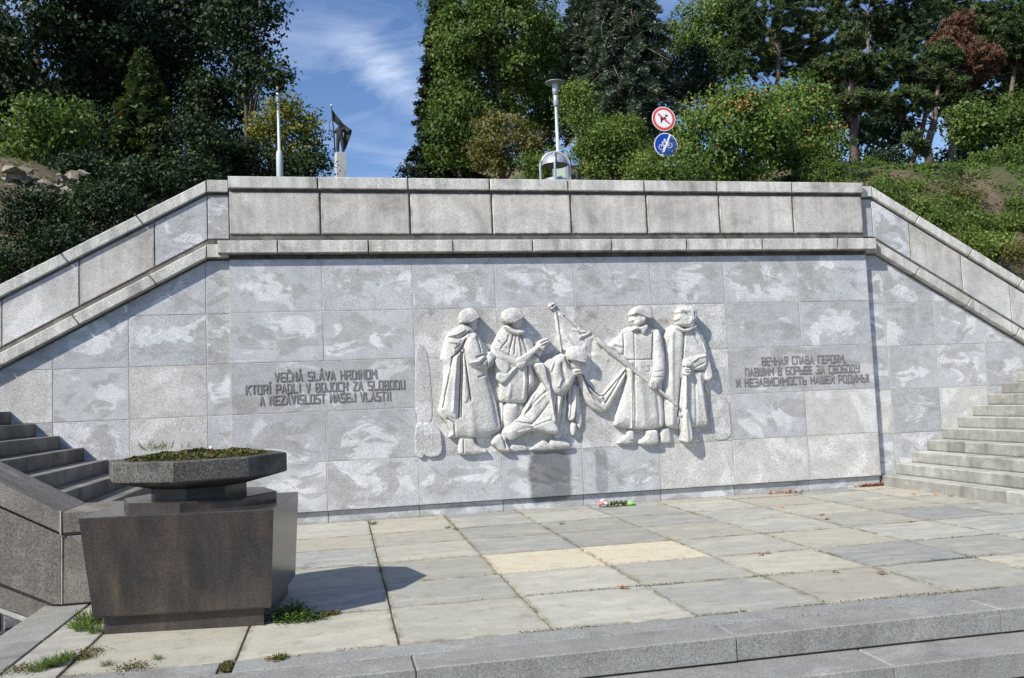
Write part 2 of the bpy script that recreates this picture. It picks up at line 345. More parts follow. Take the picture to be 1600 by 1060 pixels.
def tube(pts, rad, n=8, cap=True):
    pts = [np.array(p, float) for p in pts]; V = []; F = []
    for i, p in enumerate(pts):
        t = pts[min(i + 1, len(pts) - 1)] - pts[max(i - 1, 0)]; t = t / (np.linalg.norm(t) + 1e-9)
        a = np.cross(t, (0, 0, 1) if abs(t[2]) < .9 else (1, 0, 0)); a /= np.linalg.norm(a); b = np.cross(t, a)
        r = rad[i] if hasattr(rad, '__len__') else rad
        for k in range(n): th = 2 * PI * k / n; V.append(p + r * (math.cos(th) * a + math.sin(th) * b))
    for i in range(len(pts) - 1):
        for k in range(n): k2 = (k + 1) % n; F.append((i * n + k, i * n + k2, (i + 1) * n + k2, (i + 1) * n + k))
    if cap: F.append(tuple(range(n))[::-1]); F.append(tuple((len(pts) - 1) * n + k for k in range(n)))
    return V, F
def lathe(prof, n=24, c=(0, 0, 0), ph=0):
    V = []; F = []
    for r, z in prof:
        for k in range(n): th = ph + 2 * PI * k / n; V.append((c[0] + r * math.cos(th), c[1] + r * math.sin(th), c[2] + z))
    for i in range(len(prof) - 1):
        for k in range(n): k2 = (k + 1) % n; F.append((i * n + k, i * n + k2, (i + 1) * n + k2, (i + 1) * n + k))
    F.append(tuple(range(n))[::-1]); F.append(tuple((len(prof) - 1) * n + k for k in range(n)))
    return V, F
def join(*vf):
    V = []; F = []
    for v, f in vf:
        o = len(V); V += [tuple(p) for p in v]; F += [tuple(i + o for i in q) for q in f]
    return V, F
def quads(name, c, nrm, size, asp, tint, mat, parent=None, tang=None):
    "leaf-shaped faces, one per centre"
    N = len(c); nrm = nrm / (np.linalg.norm(nrm, axis=1, keepdims=True) + 1e-9)
    t = RNG.normal(size=(N, 3)) if tang is None else tang
    t = t - (t * nrm).sum(1, keepdims=True) * nrm; t /= np.linalg.norm(t, axis=1, keepdims=True) + 1e-9
    b = np.cross(nrm, t); s = np.asarray(size).reshape(-1, 1) * np.ones((N, 1))
    bend = nrm * s * .12
    V = np.stack([c - t * s * .5 - bend, c + b * s * asp * .5, c + t * s * .5 - bend, c - b * s * asp * .5], 1).reshape(-1, 3)
    me = bpy.data.meshes.new(name); me.vertices.add(4 * N); me.vertices.foreach_set('co', V.astype(np.float32).ravel())
    me.loops.add(4 * N); me.loops.foreach_set('vertex_index', np.arange(4 * N, dtype=np.int32)); me.polygons.add(N)
    me.polygons.foreach_set('loop_start', np.arange(N, dtype=np.int32) * 4); me.polygons.foreach_set('loop_total', np.full(N, 4, np.int32))
    at_ = me.attributes.new('tint', 'FLOAT', 'FACE'); at_.data.foreach_set('value', np.clip(tint, 0, 1).astype(np.float32)); me.materials.append(mat); me.update(); me.validate()
    return obj(name, me, parent)

# ------------------------------------------------------------------ terrain
def sst(a, b, x): t = np.clip((x - a) / (b - a), 0, 1); return t * t * (3 - 2 * t)
def top_line(x):
    return 4.56 - .545 * np.maximum(0, -.26 - x) - .578 * np.maximum(0, x - 9.4)
def H(x, y):
    x = np.asarray(x, float); y = np.asarray(y, float)
    w = np.maximum(top_line(x) - .62, -.3)
    side = sst(0, 5, np.maximum(-.8 - x, x - 9.8))
    T = 3.9 + .24 * np.minimum(y, 60) + .2 * np.maximum(y - 60, 0) + side * (.9 + .04 * np.clip(y, 0, 60))
    nzv = .12 * np.sin(x * 1.7 + y) * np.sin(y * 1.3 - x * .6) * side
    return w + (T - w) * sst(.3, 6.5, y) + nzv * sst(1, 3, y)
xs = np.concatenate([np.linspace(-150, -14, 20), np.linspace(-12, 26, 96), np.linspace(29, 190, 22)])
ys = np.concatenate([np.linspace(.32, 14, 52), np.linspace(15, 60, 40), np.linspace(66, 260, 24)])
X, Y = np.meshgrid(xs, ys); Z = H(X, Y); nx = len(xs)
V = np.stack([X, Y, Z], -1).reshape(-1, 3); F = [(j * nx + i, j * nx + i + 1, (j + 1) * nx + i + 1, (j + 1) * nx + i) for j in range(len(ys) - 1) for i in range(nx - 1)]
tag(obj('hillside', mesh('hillside', V, F, MAT['soil'], True)), 'wooded hillside of bare soil and grass rising behind the wall', None, None, 'structure')
V = [(-400, -500, -.82), (400, -500, -.82), (400, .5, -.82), (-400, .5, -.82)]
tag(obj('road', mesh('road', V, [(0, 1, 2, 3)], MAT['asphalt'])), 'asphalt road in front of the lowest step', None, None, 'structure')

# ------------------------------------------------------------------ the wall
XJ = [0, 1.174, 2.363, 3.495, 4.625, 5.751, 6.869, 8.046, 9.2]
ZJ = [.155, .792, 1.447, 2.108, 2.764, 3.462]
wall = thing('memorial_wall', 'long grey granite memorial wall with parapet, ledge and two inscriptions', 'wall')
boxm('mortar_core', (.004, .004, .16), (9.196, .30, 3.46), MAT['mortar'], wall)
core = boxm('mortar_core', (-5.2, .094, -.3), (14.4, .30, .9), MAT['mortar'], wall)
SL = -.545; SR = -.578           # slopes of the rakes
LB, RB = -.27, 9.41
def rake(poly, dz):              # clip a polygon under the raking lower edge of the ledge
    zt = 3.47 + dz
    p = clip(poly, 0, 1, zt)
    p = clip(p, .545, 1, zt + .545 * LB) if False else clip(p, -.545, 1, zt - .545 * LB)
    return clip(p, .578, 1, zt + .578 * RB)
# mortar core of the raked sides
P = rake(rect(-5.2, .905, -.001, 3.6), -.02); V = [(a, .094, b) for a, b in P] + [(a, .30, b) for a, b in P]; n = len(P)
obj('mortar_core', mesh('mortar_core', V, [list(range(n)), [n + i for i in range(n)][::-1]] + [[i, (i + 1) % n, n + (i + 1) % n, n + i][::-1] for i in range(n)], MAT['mortar']), wall)
P = rake(rect(9.201, .905, 14.4, 3.6), -.02); V = [(a, .094, b) for a, b in P] + [(a, .30, b) for a, b in P]; n = len(P)
obj('mortar_core', mesh('mortar_core', V, [list(range(n)), [n + i for i in range(n)][::-1]] + [[i, (i + 1) % n, n + (i + 1) % n, n + i][::-1] for i in range(n)], MAT['mortar']), wall)

inscr = {}
for r in range(5):
    for c in range(8):
        if r in (1, 2, 3) and 2 <= c <= 5: continue
        if r == 2 and c in (0, 1, 6, 7):
            if c in (1, 7): continue
            o = block('inscription_block', rect(XJ[c], ZJ[r], XJ[c + 2], ZJ[r + 1]), 0, .28, MAT['plaque'], wall, .004, .004); inscr[c] = o; continue
        mt = MAT['wall']
        if (r == 0 and c in (5, 6, 7)) or (r, c) in ((1, 7),): mt = MAT['wall_warm']
        block('facing_block', rect(XJ[c], ZJ[r], XJ[c + 1], ZJ[r + 1]), RNG.uniform(-.0015, .0015), .28, mt, wall)
inscr[0]['label'] = 'wide block with the Slovak inscription'; inscr[6]['label'] = 'wide block with the Russian inscription'
for c in range(8): block('plinth_block', rect(XJ[c], -.05, XJ[c + 1], .1515), .05, .28, MAT['wall'], wall, .003, .003)
LX = [-5.2, -4.78, -3.91, -3.04, -2.142, -1.249, -.307, 0]; RX = [9.2, 9.518, 10.348, 11.19, 12.03, 12.87, 13.71, 14.4]
for xx in (LX, RX):
    for i in range(len(xx) - 1):
        for r in range(-1, 5):
            z0, z1 = (-.3, .155) if r < 0 else (ZJ[r], ZJ[r + 1])
            if xx is RX: z0 -= .035; z1 -= .035
            if r == 4: z1 = 3.6
            p = rake(rect(xx[i], z0, xx[i + 1], z1), -.002)
            block('facing_block', p, .09 + RNG.uniform(-.0015, .0015), .27, MAT['wall_warm'] if (r in (1, 2) and RNG.random() < .45) else MAT['wall'], wall)
# parapet, central
boxm('parapet_core', (.012, .02, 3.60), (9.188, .34, 4.54), MAT['grime'], wall)
boxm('ledge_core', (-.10, .065, 3.468), (9.30, .34, 3.66), MAT['grime'], wall)
for c in range(8):
    block('parapet_block', rect(XJ[c] + (.006 if c == 0 else 0), 3.785, XJ[c + 1], 4.365), 0, .33, MAT['parapet'], wall, .009, .012)
CJ = [-.0, 1.15, 2.345, 3.47, 4.59, 5.72, 6.84, 8.03, 9.215]
for c in range(8):
    block('coping_block', rect(CJ[c], 4.392, CJ[c + 1], 4.565), -.04, .42, MAT['coping'], wall, .007, .010)
EJ = [-.135, .62, 1.79, 2.92, 4.03, 5.17, 6.29, 7.47, 8.68, 9.325]
for c in range(9):
    block('ledge_block', rect(EJ[c], 3.525, EJ[c + 1], 3.702), -.105, .30, MAT['coping'], wall, .006, .009)
# raking parts.  u runs along the rake horizontally
def rk(side, u, z):   # side -1 left, +1 right ; u distance outward from bend
    return (LB - u, z - .545 * u) if side < 0 else (RB + u, z - .578 * u)
for side in (-1, 1):
    k = .545 if side < 0 else .578
    inner = (0.0 if side < 0 else 9.2)
    cj = [0, .78, 1.67, 2.6, 3.5, 4.4, 5.0] if side < 0 else [0, .70, 1.60, 2.45, 3.35, 4.25, 5.0]
    pj = [0, .655, 1.56, 2.45, 3.35, 4.25, 5.0] if side < 0 else [0, .62, 1.49, 2.32, 3.15, 4.0, 5.0]
    lj = [0, .62, 1.53, 2.42, 3.3, 4.2, 5.0] if side < 0 else [0, .60, 1.45, 2.28, 3.1, 4.0, 5.0]
    # flat stubs
    a, b = sorted((inner, rk(side, 0, 0)[0]))
    block('coping_block', rect(a + (.0 if side < 0 else .02), 4.36, b, 4.53), .045, .42, MAT['coping'], wall, .004, .008)
    block('parapet_block', rect(a, 3.75, b, 4.335), .09, .33, MAT['wall'], wall, .004, .006)
    block('ledge_block', rect(a - (0 if side < 0 else .0), 3.49, b, 3.665), -.012, .30, MAT['coping'], wall, .002, .008)
    boxm('ledge_core', (a, .10, 3.40), (b, .335, 4.5), MAT['grime'], wall)
    V = []; 
    for yy in (.104, .335):
        for u, z in ((0, 3.42), (5.0, 3.42), (5.0, 4.50), (0, 4.50)): p = rk(side, u, z); V.append((p[0], yy, p[1]))
    obj('ledge_core', mesh('ledge_core', V, [(0, 1, 2, 3), (7, 6, 5, 4), (0, 4, 5, 1), (3, 2, 6, 7), (1, 5, 6, 2), (0, 3, 7, 4)], MAT['grime']), wall)
    pp = .09   # lean of joints perpendicular to the rake
    for J, zb, zt, y0, y1, nm, mt, lean, g, ch in ((cj, 4.36, 4.53, .045, .42, 'coping_block', 'coping', pp, .006, .009), (pj, 3.75, 4.335, .09, .33, 'parapet_block', 'wall', 0, .006, .006), (lj, 3.49, 3.665, -.012, .30, 'ledge_block', 'coping', pp, .006, .009)):
        for i in range(len(J) - 1):
            l0 = 0 if i == 0 else lean; l1 = lean
            q = [rk(side, J[i], zb), rk(side, J[i + 1], zb), rk(side, J[i + 1] + l1, zt), rk(side, J[i] + l0, zt)]
            if nm == 'parapet_block': mt = 'parapet' if i in (1,) else ('wall_warm' if i in (2, 3) else 'wall')
            block(nm, q, y0, y1, MAT[mt], wall, g, ch)

# ---- letters
GL = {'A': ['00 14 20', '.38,1.25 1.62,1.25'], 'B': ['00 04 1.8,4 1.8,2.2 2,2 20 00', '02 1.8,2.1'], 'V': ['04 10 24'], 'E': ['24 04 00 20', '02 1.7,2'], 'N': ['00 04', '0.1,4 1.9,0', '20 24'],
 'S': ['24 04 0,2.1 2,1.9 20 00'], 'L': ['04 00 20'], 'H': ['00 04', '20 24', '02 22'], 'R': ['00 04 24 22 02', '.9,2 20'], 'D': ['00 04 1.6,4 2,3.5 2,.5 1.6,0 00'], 'I': ['10 14'], 'O': ['00 04 24 20 00'],
 'M': ['00 04 1,1.8 24 20'], 'K': ['00 04', '24 0,1.9', '.5,2.2 20'], 'T': ['04 24', '14 10'], 'P': ['00 04 24 2,1.8 0,1.8'], 'J': ['24 20 00 0,1.2'], 'C': ['24 04 00 20'], 'Z': ['04 24 00 20'], 'U': ['04 00 20 24'],
 'Ч': ['04 0,2 22', '24 20'], 'Я': ['20 24 04 02 22', '1.1,2 00'], 'Л': ['00 04 24 20'], 'Г': ['00 04 24'], 'П': ['00 04 24 20'], 'Ш': ['04 00 20 24', '10 14'], 'И': ['04 00', '.1,0 1.9,4', '24 20'],
 'Б': ['24 04 00 20 22 02'], 'Ь': ['04 00 20 22 02'], 'З': ['04 24 20 00', '.6,2 22'], 'Д': ['.3,0 .3,4 1.7,4 1.7,0', '-.2,0 2.2,0', '-.2,0 -.2,-.6', '2.2,0 2.2,-.6'], 'У': ['04 0,2 22', '24 20 .3,0'], 'Ы': ['04 00 1.2,0 1.2,2 02', '2.2,0 2.2,4'],
 '!': ['1,4 1,1.4', '1,.5 1,0'], ',': ['1,.4 .7,-.8']}
ALIAS = {'Á': 'A', 'Č': 'C', 'Í': 'I', 'Š': 'S', 'Ť': 'T', 'В': 'B', 'Е': 'E', 'Н': 'H', 'А': 'A', 'С': 'C', 'Р': 'P', 'О': 'O', 'М': 'M', 'Т': 'T', 'К': 'K', 'Й': 'И'}
ACC = {'Á': '.8,4.7 1.3,5.5', 'Í': '.8,4.7 1.3,5.5', 'Č': '.5,5.4 1,4.8 1.5,5.4', 'Š': '.5,5.4 1,4.8 1.5,5.4', 'Ť': '.5,5.4 1,4.8 1.5,5.4', 'Й': '.5,5.3 .8,4.9 1.2,4.9 1.5,5.3'}
def pt(s): 
    return tuple(float(a) for a in s.split(',')) if ',' in s else (float(s[0]), float(s[1]))
LMESH = {}
def letter(ch, w, h):
    key = (ch, round(w, 4), round(h, 4))
    if key in LMESH: return LMESH[key]
    V = []; F = []; t = h * .058; i = 0
    strokes = list(GL[ALIAS.get(ch, ch)]) + ([ACC[ch]] if ch in ACC else [])
    for s in strokes:
        pts = [pt(q) for q in s.split()]
        for a, b in zip(pts, pts[1:]):
            A = np.array([a[0] / 2 * w, a[1] / 4 * h]); B = np.array([b[0] / 2 * w, b[1] / 4 * h]); d = B - A; d /= np.linalg.norm(d) + 1e-9; nn = np.array([-d[1], d[0]]) * t
            A = A - d * t * .98; B = B + d * t * .98; y = -.012 - .0006 * i; o = len(V); i += 1
            for yy in (y, .002):
                for q in (A - nn, B - nn, B + nn, A + nn): V.append((q[0], yy, q[1]))
            F += [tuple(o + k for k in f) for f in ((0, 1, 2, 3), (0, 4, 5, 1), (1, 5, 6, 2), (2, 6, 7, 3), (3, 7, 4, 0))]
    LMESH[key] = mesh('letter', V, F, MAT['letter']); return LMESH[key]
def line(text, uL, vL, uR, vR, h, parent):
    a = at(uL, vL, -.02); b = at(uR, vR, -.02)
    adv = {' ': .75, '!': .6, ',': .5, 'I': .52, 'Í': .52, 'M': 1.12, 'Ш': 1.2, 'Ы': 1.2, 'М': 1.12, 'Д': 1.15}
    tot = sum(adv.get(c, 1) for c in text) - .25; unit = (b[0] - a[0]) / tot; x = a[0]; zc = (a[2] + b[2]) / 2
    for c in text:
        k = adv.get(c, 1)
        if c != ' ':
            wd = unit * k - unit * .34
            if c in 'IÍ!,': wd = unit * .5; 
            o = obj('letter', letter(c, wd, h), parent, (x - parent.location.x - (unit * .12 if c in 'IÍ!,' else 0), 0, zc - parent.location.z))
        x += unit * k
line('VEČNÁ SLÁVA HRDINOM', 429, 595.3, 588, 590.6, .108, inscr[0])
line('KTORÍ PADLI V BOJOCH ZA SLOBODU', 384, 615, 632, 607, .108, inscr[0])
line('A NEZÁVISLOSŤ NAŠEJ VLASTI!', 406, 632, 611, 625, .108, inscr[0])
line('ВЕЧНАЯ СЛАВА ГЕРОЯМ,', 1191, 569, 1322, 566, .104, inscr[6])
line('ПАВШИМ В БОРЬБЕ ЗА СВОБОДУ', 1165, 586.5, 1343.5, 580.6, .104, inscr[6])
line('И НЕЗАВИСИМОСТЬ НАШЕЙ РОДИНЫ!', 1151, 603.5, 1359, 595.8, .104, inscr[6])

# ------------------------------------------------------------------ the carved relief
relief = thing('stone_relief', 'pale carved stone relief of five soldiers with a lowered flag on the wall', 'relief', (0, 0, 0))
for r in (1, 2, 3):
    for c in (2, 3, 4, 5):
        block('relief_block', rect(XJ[c], ZJ[r], XJ[c + 1], ZJ[r + 1]), -.001 - .0007 * ((r + c) % 3), .28, MAT['relief_ground'], relief, .0022, .002)
UA = lambda x, y: at(660 + x / 4.077, 460 + y / 4.077, -.06)
UB = lambda x, y: at(890 + x / 4.077, 460 + y / 4.077, -.06)
CELL = .0052
_n1 = RNG.normal(size=(400, 400))
def vnoise(x, z, s):
    a = x / s; b = z / s; i = np.floor(a).astype(int); j = np.floor(b).astype(int); fa = a - i; fb = b - j
    fa = fa * fa * (3 - 2 * fa); fb = fb * fb * (3 - 2 * fb); g = lambda i, j: _n1[i % 400, j % 400]
    return (g(i, j) * (1 - fa) + g(i + 1, j) * fa) * (1 - fb) + (g(i, j + 1) * (1 - fa) + g(i + 1, j + 1) * fa) * fb
def sdist(P, poly):
    n = len(poly); d = np.full(len(P), 1e9); ins = np.zeros(len(P), bool)
    for i in range(n):
        a = poly[i]; b = poly[(i + 1) % n]; e = b - a; w = P - a; t = np.clip((w @ e) / (e @ e + 1e-12), 0, 1)
        d = np.minimum(d, np.hypot(*(w - t[:, None] * e).T)); c = (a[1] > P[:, 1]) != (b[1] > P[:, 1])
        with np.errstate(divide='ignore', invalid='ignore'): xi = a[0] + (P[:, 1] - a[1]) * e[0] / (e[1] if e[1] else 1e-12)
        ins ^= c & (P[:, 0] < xi)
    return np.where(ins, d, -d)
def ldist(P, pl):
    d = np.full(len(P), 1e9)
    for a, b in zip(pl, pl[1:]):
        e = b - a; w = P - a; t = np.clip((w @ e) / (e @ e + 1e-12), 0, 1); d = np.minimum(d, np.hypot(*(w - t[:, None] * e).T))
    return d
def smooth_poly(pts, it=1):
    for _ in range(it):
        out = []
        for i in range(len(pts)):
            p, q = pts[i], pts[(i + 1) % len(pts)]; out += [p * .78 + q * .22, p * .22 + q * .78]
        pts = out
    return pts
K = .00212   # metres per tracing unit
def carve(name, U, ops, parent, mat, base=0.0, label=None, rough=.0009):
    """a carved piece: closed outlines raised from the slab with rounded arrises, then ridges and grooves for folds.
    ops: ('p', pts, start depth, height, rounding[, e0]) | ('f', pts, width, amount) fold"""
    polys = []
    for o in ops:
        pts = [np.array([U(*q)[0], U(*q)[2]]) for q in o[1]]
        polys.append(pts)
    allp = np.concatenate([np.array(p) for o, p in zip(ops, polys) if o[0] == 'p'])
    lo = allp.min(0) - .02; hi = allp.max(0) + .02
    gx = np.arange(lo[0], hi[0], CELL); gz = np.arange(lo[1], hi[1], CELL); GX, GZ = np.meshgrid(gx, gz); P = np.stack([GX.ravel(), GZ.ravel()], 1)
    P2 = P + np.stack([vnoise(P[:, 0], P[:, 1], .05), vnoise(P[:, 0] + 9, P[:, 1], .05)], 1) * .0018
    h = np.zeros(len(P)); anym = np.zeros(len(P), bool)
    for o, pts in zip(ops, polys):
        if o[0] == 'p':
            e0 = o[5] if len(o) > 5 else .42
            sm = smooth_poly(pts, 2) if len(pts) > 3 else pts
            d = sdist(P2, sm); t = np.clip(d / (o[4] * K), 0, 1)
            hl = o[2] + o[3] * (e0 + (1 - e0) * np.sqrt(np.clip(1 - (1 - t) ** 2, 0, 1)))
            m_ = d > 0; h = np.where(m_, np.maximum(h, hl), h); anym |= m_
        else:
            d = ldist(P2, pts); g = 1.5 * o[3] * np.exp(-(d / (o[2] * K)) ** 2); h = h + np.where(anym, g, 0)
    h = np.where(anym, np.maximum(h + rough * vnoise(P[:, 0], P[:, 1], .018) + rough * .8 * vnoise(P[:, 0], P[:, 1], .05), .008), -.012)
    ny, nx_ = GX.shape; m2 = anym.reshape(ny, nx_)
    # one smoothing pass inside only
    h2 = h.reshape(ny, nx_); k = m2.copy(); k[1:-1, 1:-1] = m2[1:-1, 1:-1] & m2[:-2, 1:-1] & m2[2:, 1:-1] & m2[1:-1, :-2] & m2[1:-1, 2:]; k[0] = k[-1] = False; k[:, 0] = k[:, -1] = False
    av = h2.copy(); av[1:-1, 1:-1] = (h2[1:-1, 1:-1] * 2 + h2[:-2, 1:-1] + h2[2:, 1:-1] + h2[1:-1, :-2] + h2[1:-1, 2:]) / 6; h2 = np.where(k, av, h2)
    q = m2[:-1, :-1] | m2[1:, :-1] | m2[:-1, 1:] | m2[1:, 1:]
    jj, ii = np.nonzero(q); idx = lambda j, i: j * nx_ + i
    Fq = np.stack([idx(jj, ii), idx(jj, ii + 1), idx(jj + 1, ii + 1), idx(jj + 1, ii)], 1)
    used = np.unique(Fq); rem = np.full(ny * nx_, -1); rem[used] = np.arange(len(used)); Fq = rem[Fq]
    co = np.stack([GX.ravel(), base - h2.ravel(), GZ.ravel()], 1)[used]
    me = bpy.data.meshes.new(name); me.vertices.add(len(co)); me.vertices.foreach_set('co', co.astype(np.float32).ravel()); N = len(Fq)
    me.loops.add(4 * N); me.loops.foreach_set('vertex_index', Fq.astype(np.int32).ravel()); me.polygons.add(N)
    me.polygons.foreach_set('loop_start', np.arange(N, dtype=np.int32) * 4); me.polygons.foreach_set('loop_total', np.full(N, 4, np.int32))
    me.polygons.foreach_set('use_smooth', np.ones(N, bool)); me.materials.append(mat); me.update()
    o = obj(name, me, parent)
    if label: o['label'] = label
    return o
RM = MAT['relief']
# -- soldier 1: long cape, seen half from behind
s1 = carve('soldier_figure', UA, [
 ('p', [(280, 130), (345, 130), (352, 178), (347, 192), (352, 205), (338, 228), (322, 238), (290, 225)], .0, .10, 40),
 ('p', [(240, 200), (205, 212), (165, 250), (150, 278), (135, 330), (112, 410), (128, 440), (140, 520), (128, 600), (112, 690), (98, 742), (112, 780), (150, 815), (165, 850), (175, 880), (162, 915), (205, 912), (330, 918), (420, 902), (502, 868), (492, 800), (470, 690), (445, 610), (422, 530), (412, 478), (445, 455), (455, 420), (400, 330), (375, 290), (345, 240), (300, 205), (265, 192)], .0, .135, 95),
 ('p', [(232, 925), (228, 985), (232, 1020), (260, 1026), (330, 1022), (410, 1018), (416, 992), (375, 978), (335, 948), (330, 915), (240, 905)], .0, .085, 30),
 ('p', [(340, 905), (410, 895), (400, 960), (345, 955)], .0, .03, 20),
 ('p', [(238, 195), (200, 222), (160, 262), (175, 330), (185, 405), (240, 352), (272, 285), (332, 240), (300, 205), (262, 190)], .045, .125, 45),
 ('p', [(185, 400), (245, 345), (240, 560), (235, 780), (212, 812), (150, 780), (105, 735), (125, 620), (150, 500)], .03, .13, 45),
 ('p', [(258, 360), (275, 455), (306, 678), (250, 712), (247, 560)], .03, .125, 20),
 ('p', [(268, 262), (335, 240), (362, 290), (382, 350), (398, 392), (440, 388), (455, 420), (447, 455), (412, 474), (345, 480), (290, 458), (262, 410), (258, 340)], .06, .145, 50),
 ('p', [(408, 372), (432, 362), (466, 396), (452, 425), (438, 412), (412, 395)], .05, .13, 18),
 ('f', [(243, 372), (238, 560), (228, 785)], 4, -.045), ('f', [(254, 372), (250, 560), (243, 780)], 3.5, -.035),
 ('f', [(188, 405), (168, 520), (142, 640), (128, 720)], 5, -.022), ('f', [(215, 400), (200, 560), (190, 740)], 10, .014),
 ('f', [(188, 404), (243, 352), (272, 290)], 5, -.03), ('f', [(170, 275), (230, 285), (300, 240)], 5, -.02), ('f', [(172, 305), (235, 315), (285, 262)], 7, .016),
 ('f', [(165, 270), (220, 258), (262, 232)], 5, .014), ('f', [(205, 350), (245, 300)], 5, -.014),
 ('f', [(262, 358), (274, 455), (305, 680)], 4, -.028), ('f', [(340, 280), (358, 340), (365, 372)], 6, -.018), ('f', [(338, 405), (372, 392), (398, 394)], 5, -.026), ('f', [(300, 440), (350, 430), (385, 398)], 6, .014),
 ('f', [(340, 455), (375, 440), (392, 420)], 4, -.016), ('f', [(400, 400), (405, 455)], 4, -.016), ('f', [(355, 530), (395, 515)], 5, -.018),
 ('f', [(415, 540), (450, 680), (480, 840)], 12, -.014), ('f', [(300, 700), (320, 900)], 26, .012), ('f', [(155, 790), (200, 820), (205, 900)], 5, -.022), ('f', [(262, 930), (262, 1010)], 4, -.014)], relief, RM, label='carved soldier in a long cape standing half turned away at the left end')
h1 = carve('helmet', UA, [('p', [(236, 168), (232, 138), (242, 112), (266, 96), (296, 91), (325, 99), (345, 122), (356, 150), (348, 158), (325, 172), (300, 187), (262, 186), (236, 182)], .05, .155, 62, .82), ('f', [(350, 150), (326, 166), (298, 180)], 4, .005)], s1, RM)
# -- soldier 2
s2 = carve('soldier_figure', UA, [
 ('p', [(560, 130), (632, 130), (640, 172), (634, 190), (638, 202), (622, 228), (600, 236), (575, 220)], .0, .10, 38),
 ('p', [(488, 690), (525, 685), (522, 800), (505, 860), (492, 780)], .0, .05, 20),
 ('p', [(522, 680), (612, 690), (612, 740), (600, 790), (592, 830), (530, 870), (515, 800)], .0, .09, 45),
 ('p', [(600, 690), (655, 698), (640, 740), (615, 790), (602, 780)], .0, .035, 25),
 ('p', [(525, 202), (500, 222), (465, 275), (440, 335), (430, 375), (458, 400), (468, 520), (492, 580), (482, 690), (560, 688), (665, 700), (682, 600), (712, 585), (716, 540), (700, 450), (740, 440), (742, 410), (705, 350), (706, 310), (682, 262), (648, 242), (600, 232), (560, 200)], .0, .125, 85),
 ('p', [(510, 205), (535, 198), (580, 225), (640, 232), (652, 245), (630, 262), (575, 268), (540, 240)], .06, .10, 20),
 ('p', [(440, 330), (480, 350), (540, 390), (600, 405), (650, 425), (660, 450), (620, 478), (580, 470), (540, 448), (470, 430), (430, 385)], .045, .115, 38),
 ('p', [(670, 400), (700, 372), (742, 405), (752, 432), (700, 442)], .03, .10, 28),
 ('f', [(575, 262), (560, 320), (545, 385)], 5, -.02), ('f', [(600, 265), (608, 330), (615, 395)], 6, .016), ('f', [(625, 262), (650, 330), (662, 380)], 6, -.018), ('f', [(590, 262), (585, 330), (580, 385)], 5, -.012),
 ('f', [(668, 460), (670, 560), (668, 680)], 5, -.03), ('f', [(640, 480), (648, 560), (640, 660)], 8, .012), ('f', [(690, 450), (715, 520)], 5, -.02), ('f', [(555, 580), (540, 680)], 12, .010),
 ('f', [(485, 300), (540, 350)], 6, -.014), ('f', [(470, 340), (545, 380)], 6, .012), ('f', [(545, 265), (535, 300), (495, 350)], 5, -.016), ('f', [(512, 210), (545, 245), (580, 262)], 5, -.016), ('f', [(500, 700), (495, 780)], 5, -.012)], relief, RM, label='carved helmeted soldier with a submachine gun, second from left')
carve('helmet', UA, [('p', [(508, 165), (505, 135), (516, 108), (545, 94), (580, 91), (612, 103), (632, 130), (640, 148), (605, 168), (580, 188), (545, 188), (520, 184)], .05, .155, 62, .82), ('f', [(634, 148), (603, 164), (578, 182)], 4, .005)], s2, RM)
carve('gun', UA, [
 ('p', [(448, 420), (470, 402), (545, 440), (552, 462), (540, 500), (526, 524), (468, 470)], .09, .07, 14),
 ('p', [(464, 506), (480, 496), (515, 512), (592, 455), (600, 470), (508, 582), (466, 545)], .09, .07, 16),
 ('p', [(585, 415), (660, 372), (742, 312), (760, 335), (690, 395), (672, 420), (610, 450), (590, 440)], .10, .075, 14),
 ('p', [(590, 435), (650, 418), (662, 445), (640, 478), (605, 478), (588, 462)], .10, .085, 24)], s2, RM, label='submachine gun held across the chest')
carve('hand', UA, [('p', [(730, 300), (765, 285), (798, 280), (806, 296), (798, 318), (775, 335), (760, 365), (738, 355), (722, 330)], .10, .085, 22), ('p', [(715, 330), (745, 350), (762, 372), (742, 405), (712, 378), (700, 370)], .05, .09, 26), ('f', [(745, 315), (795, 292)], 4, -.02), ('f', [(752, 332), (790, 312)], 4, -.018)], s2, RM)
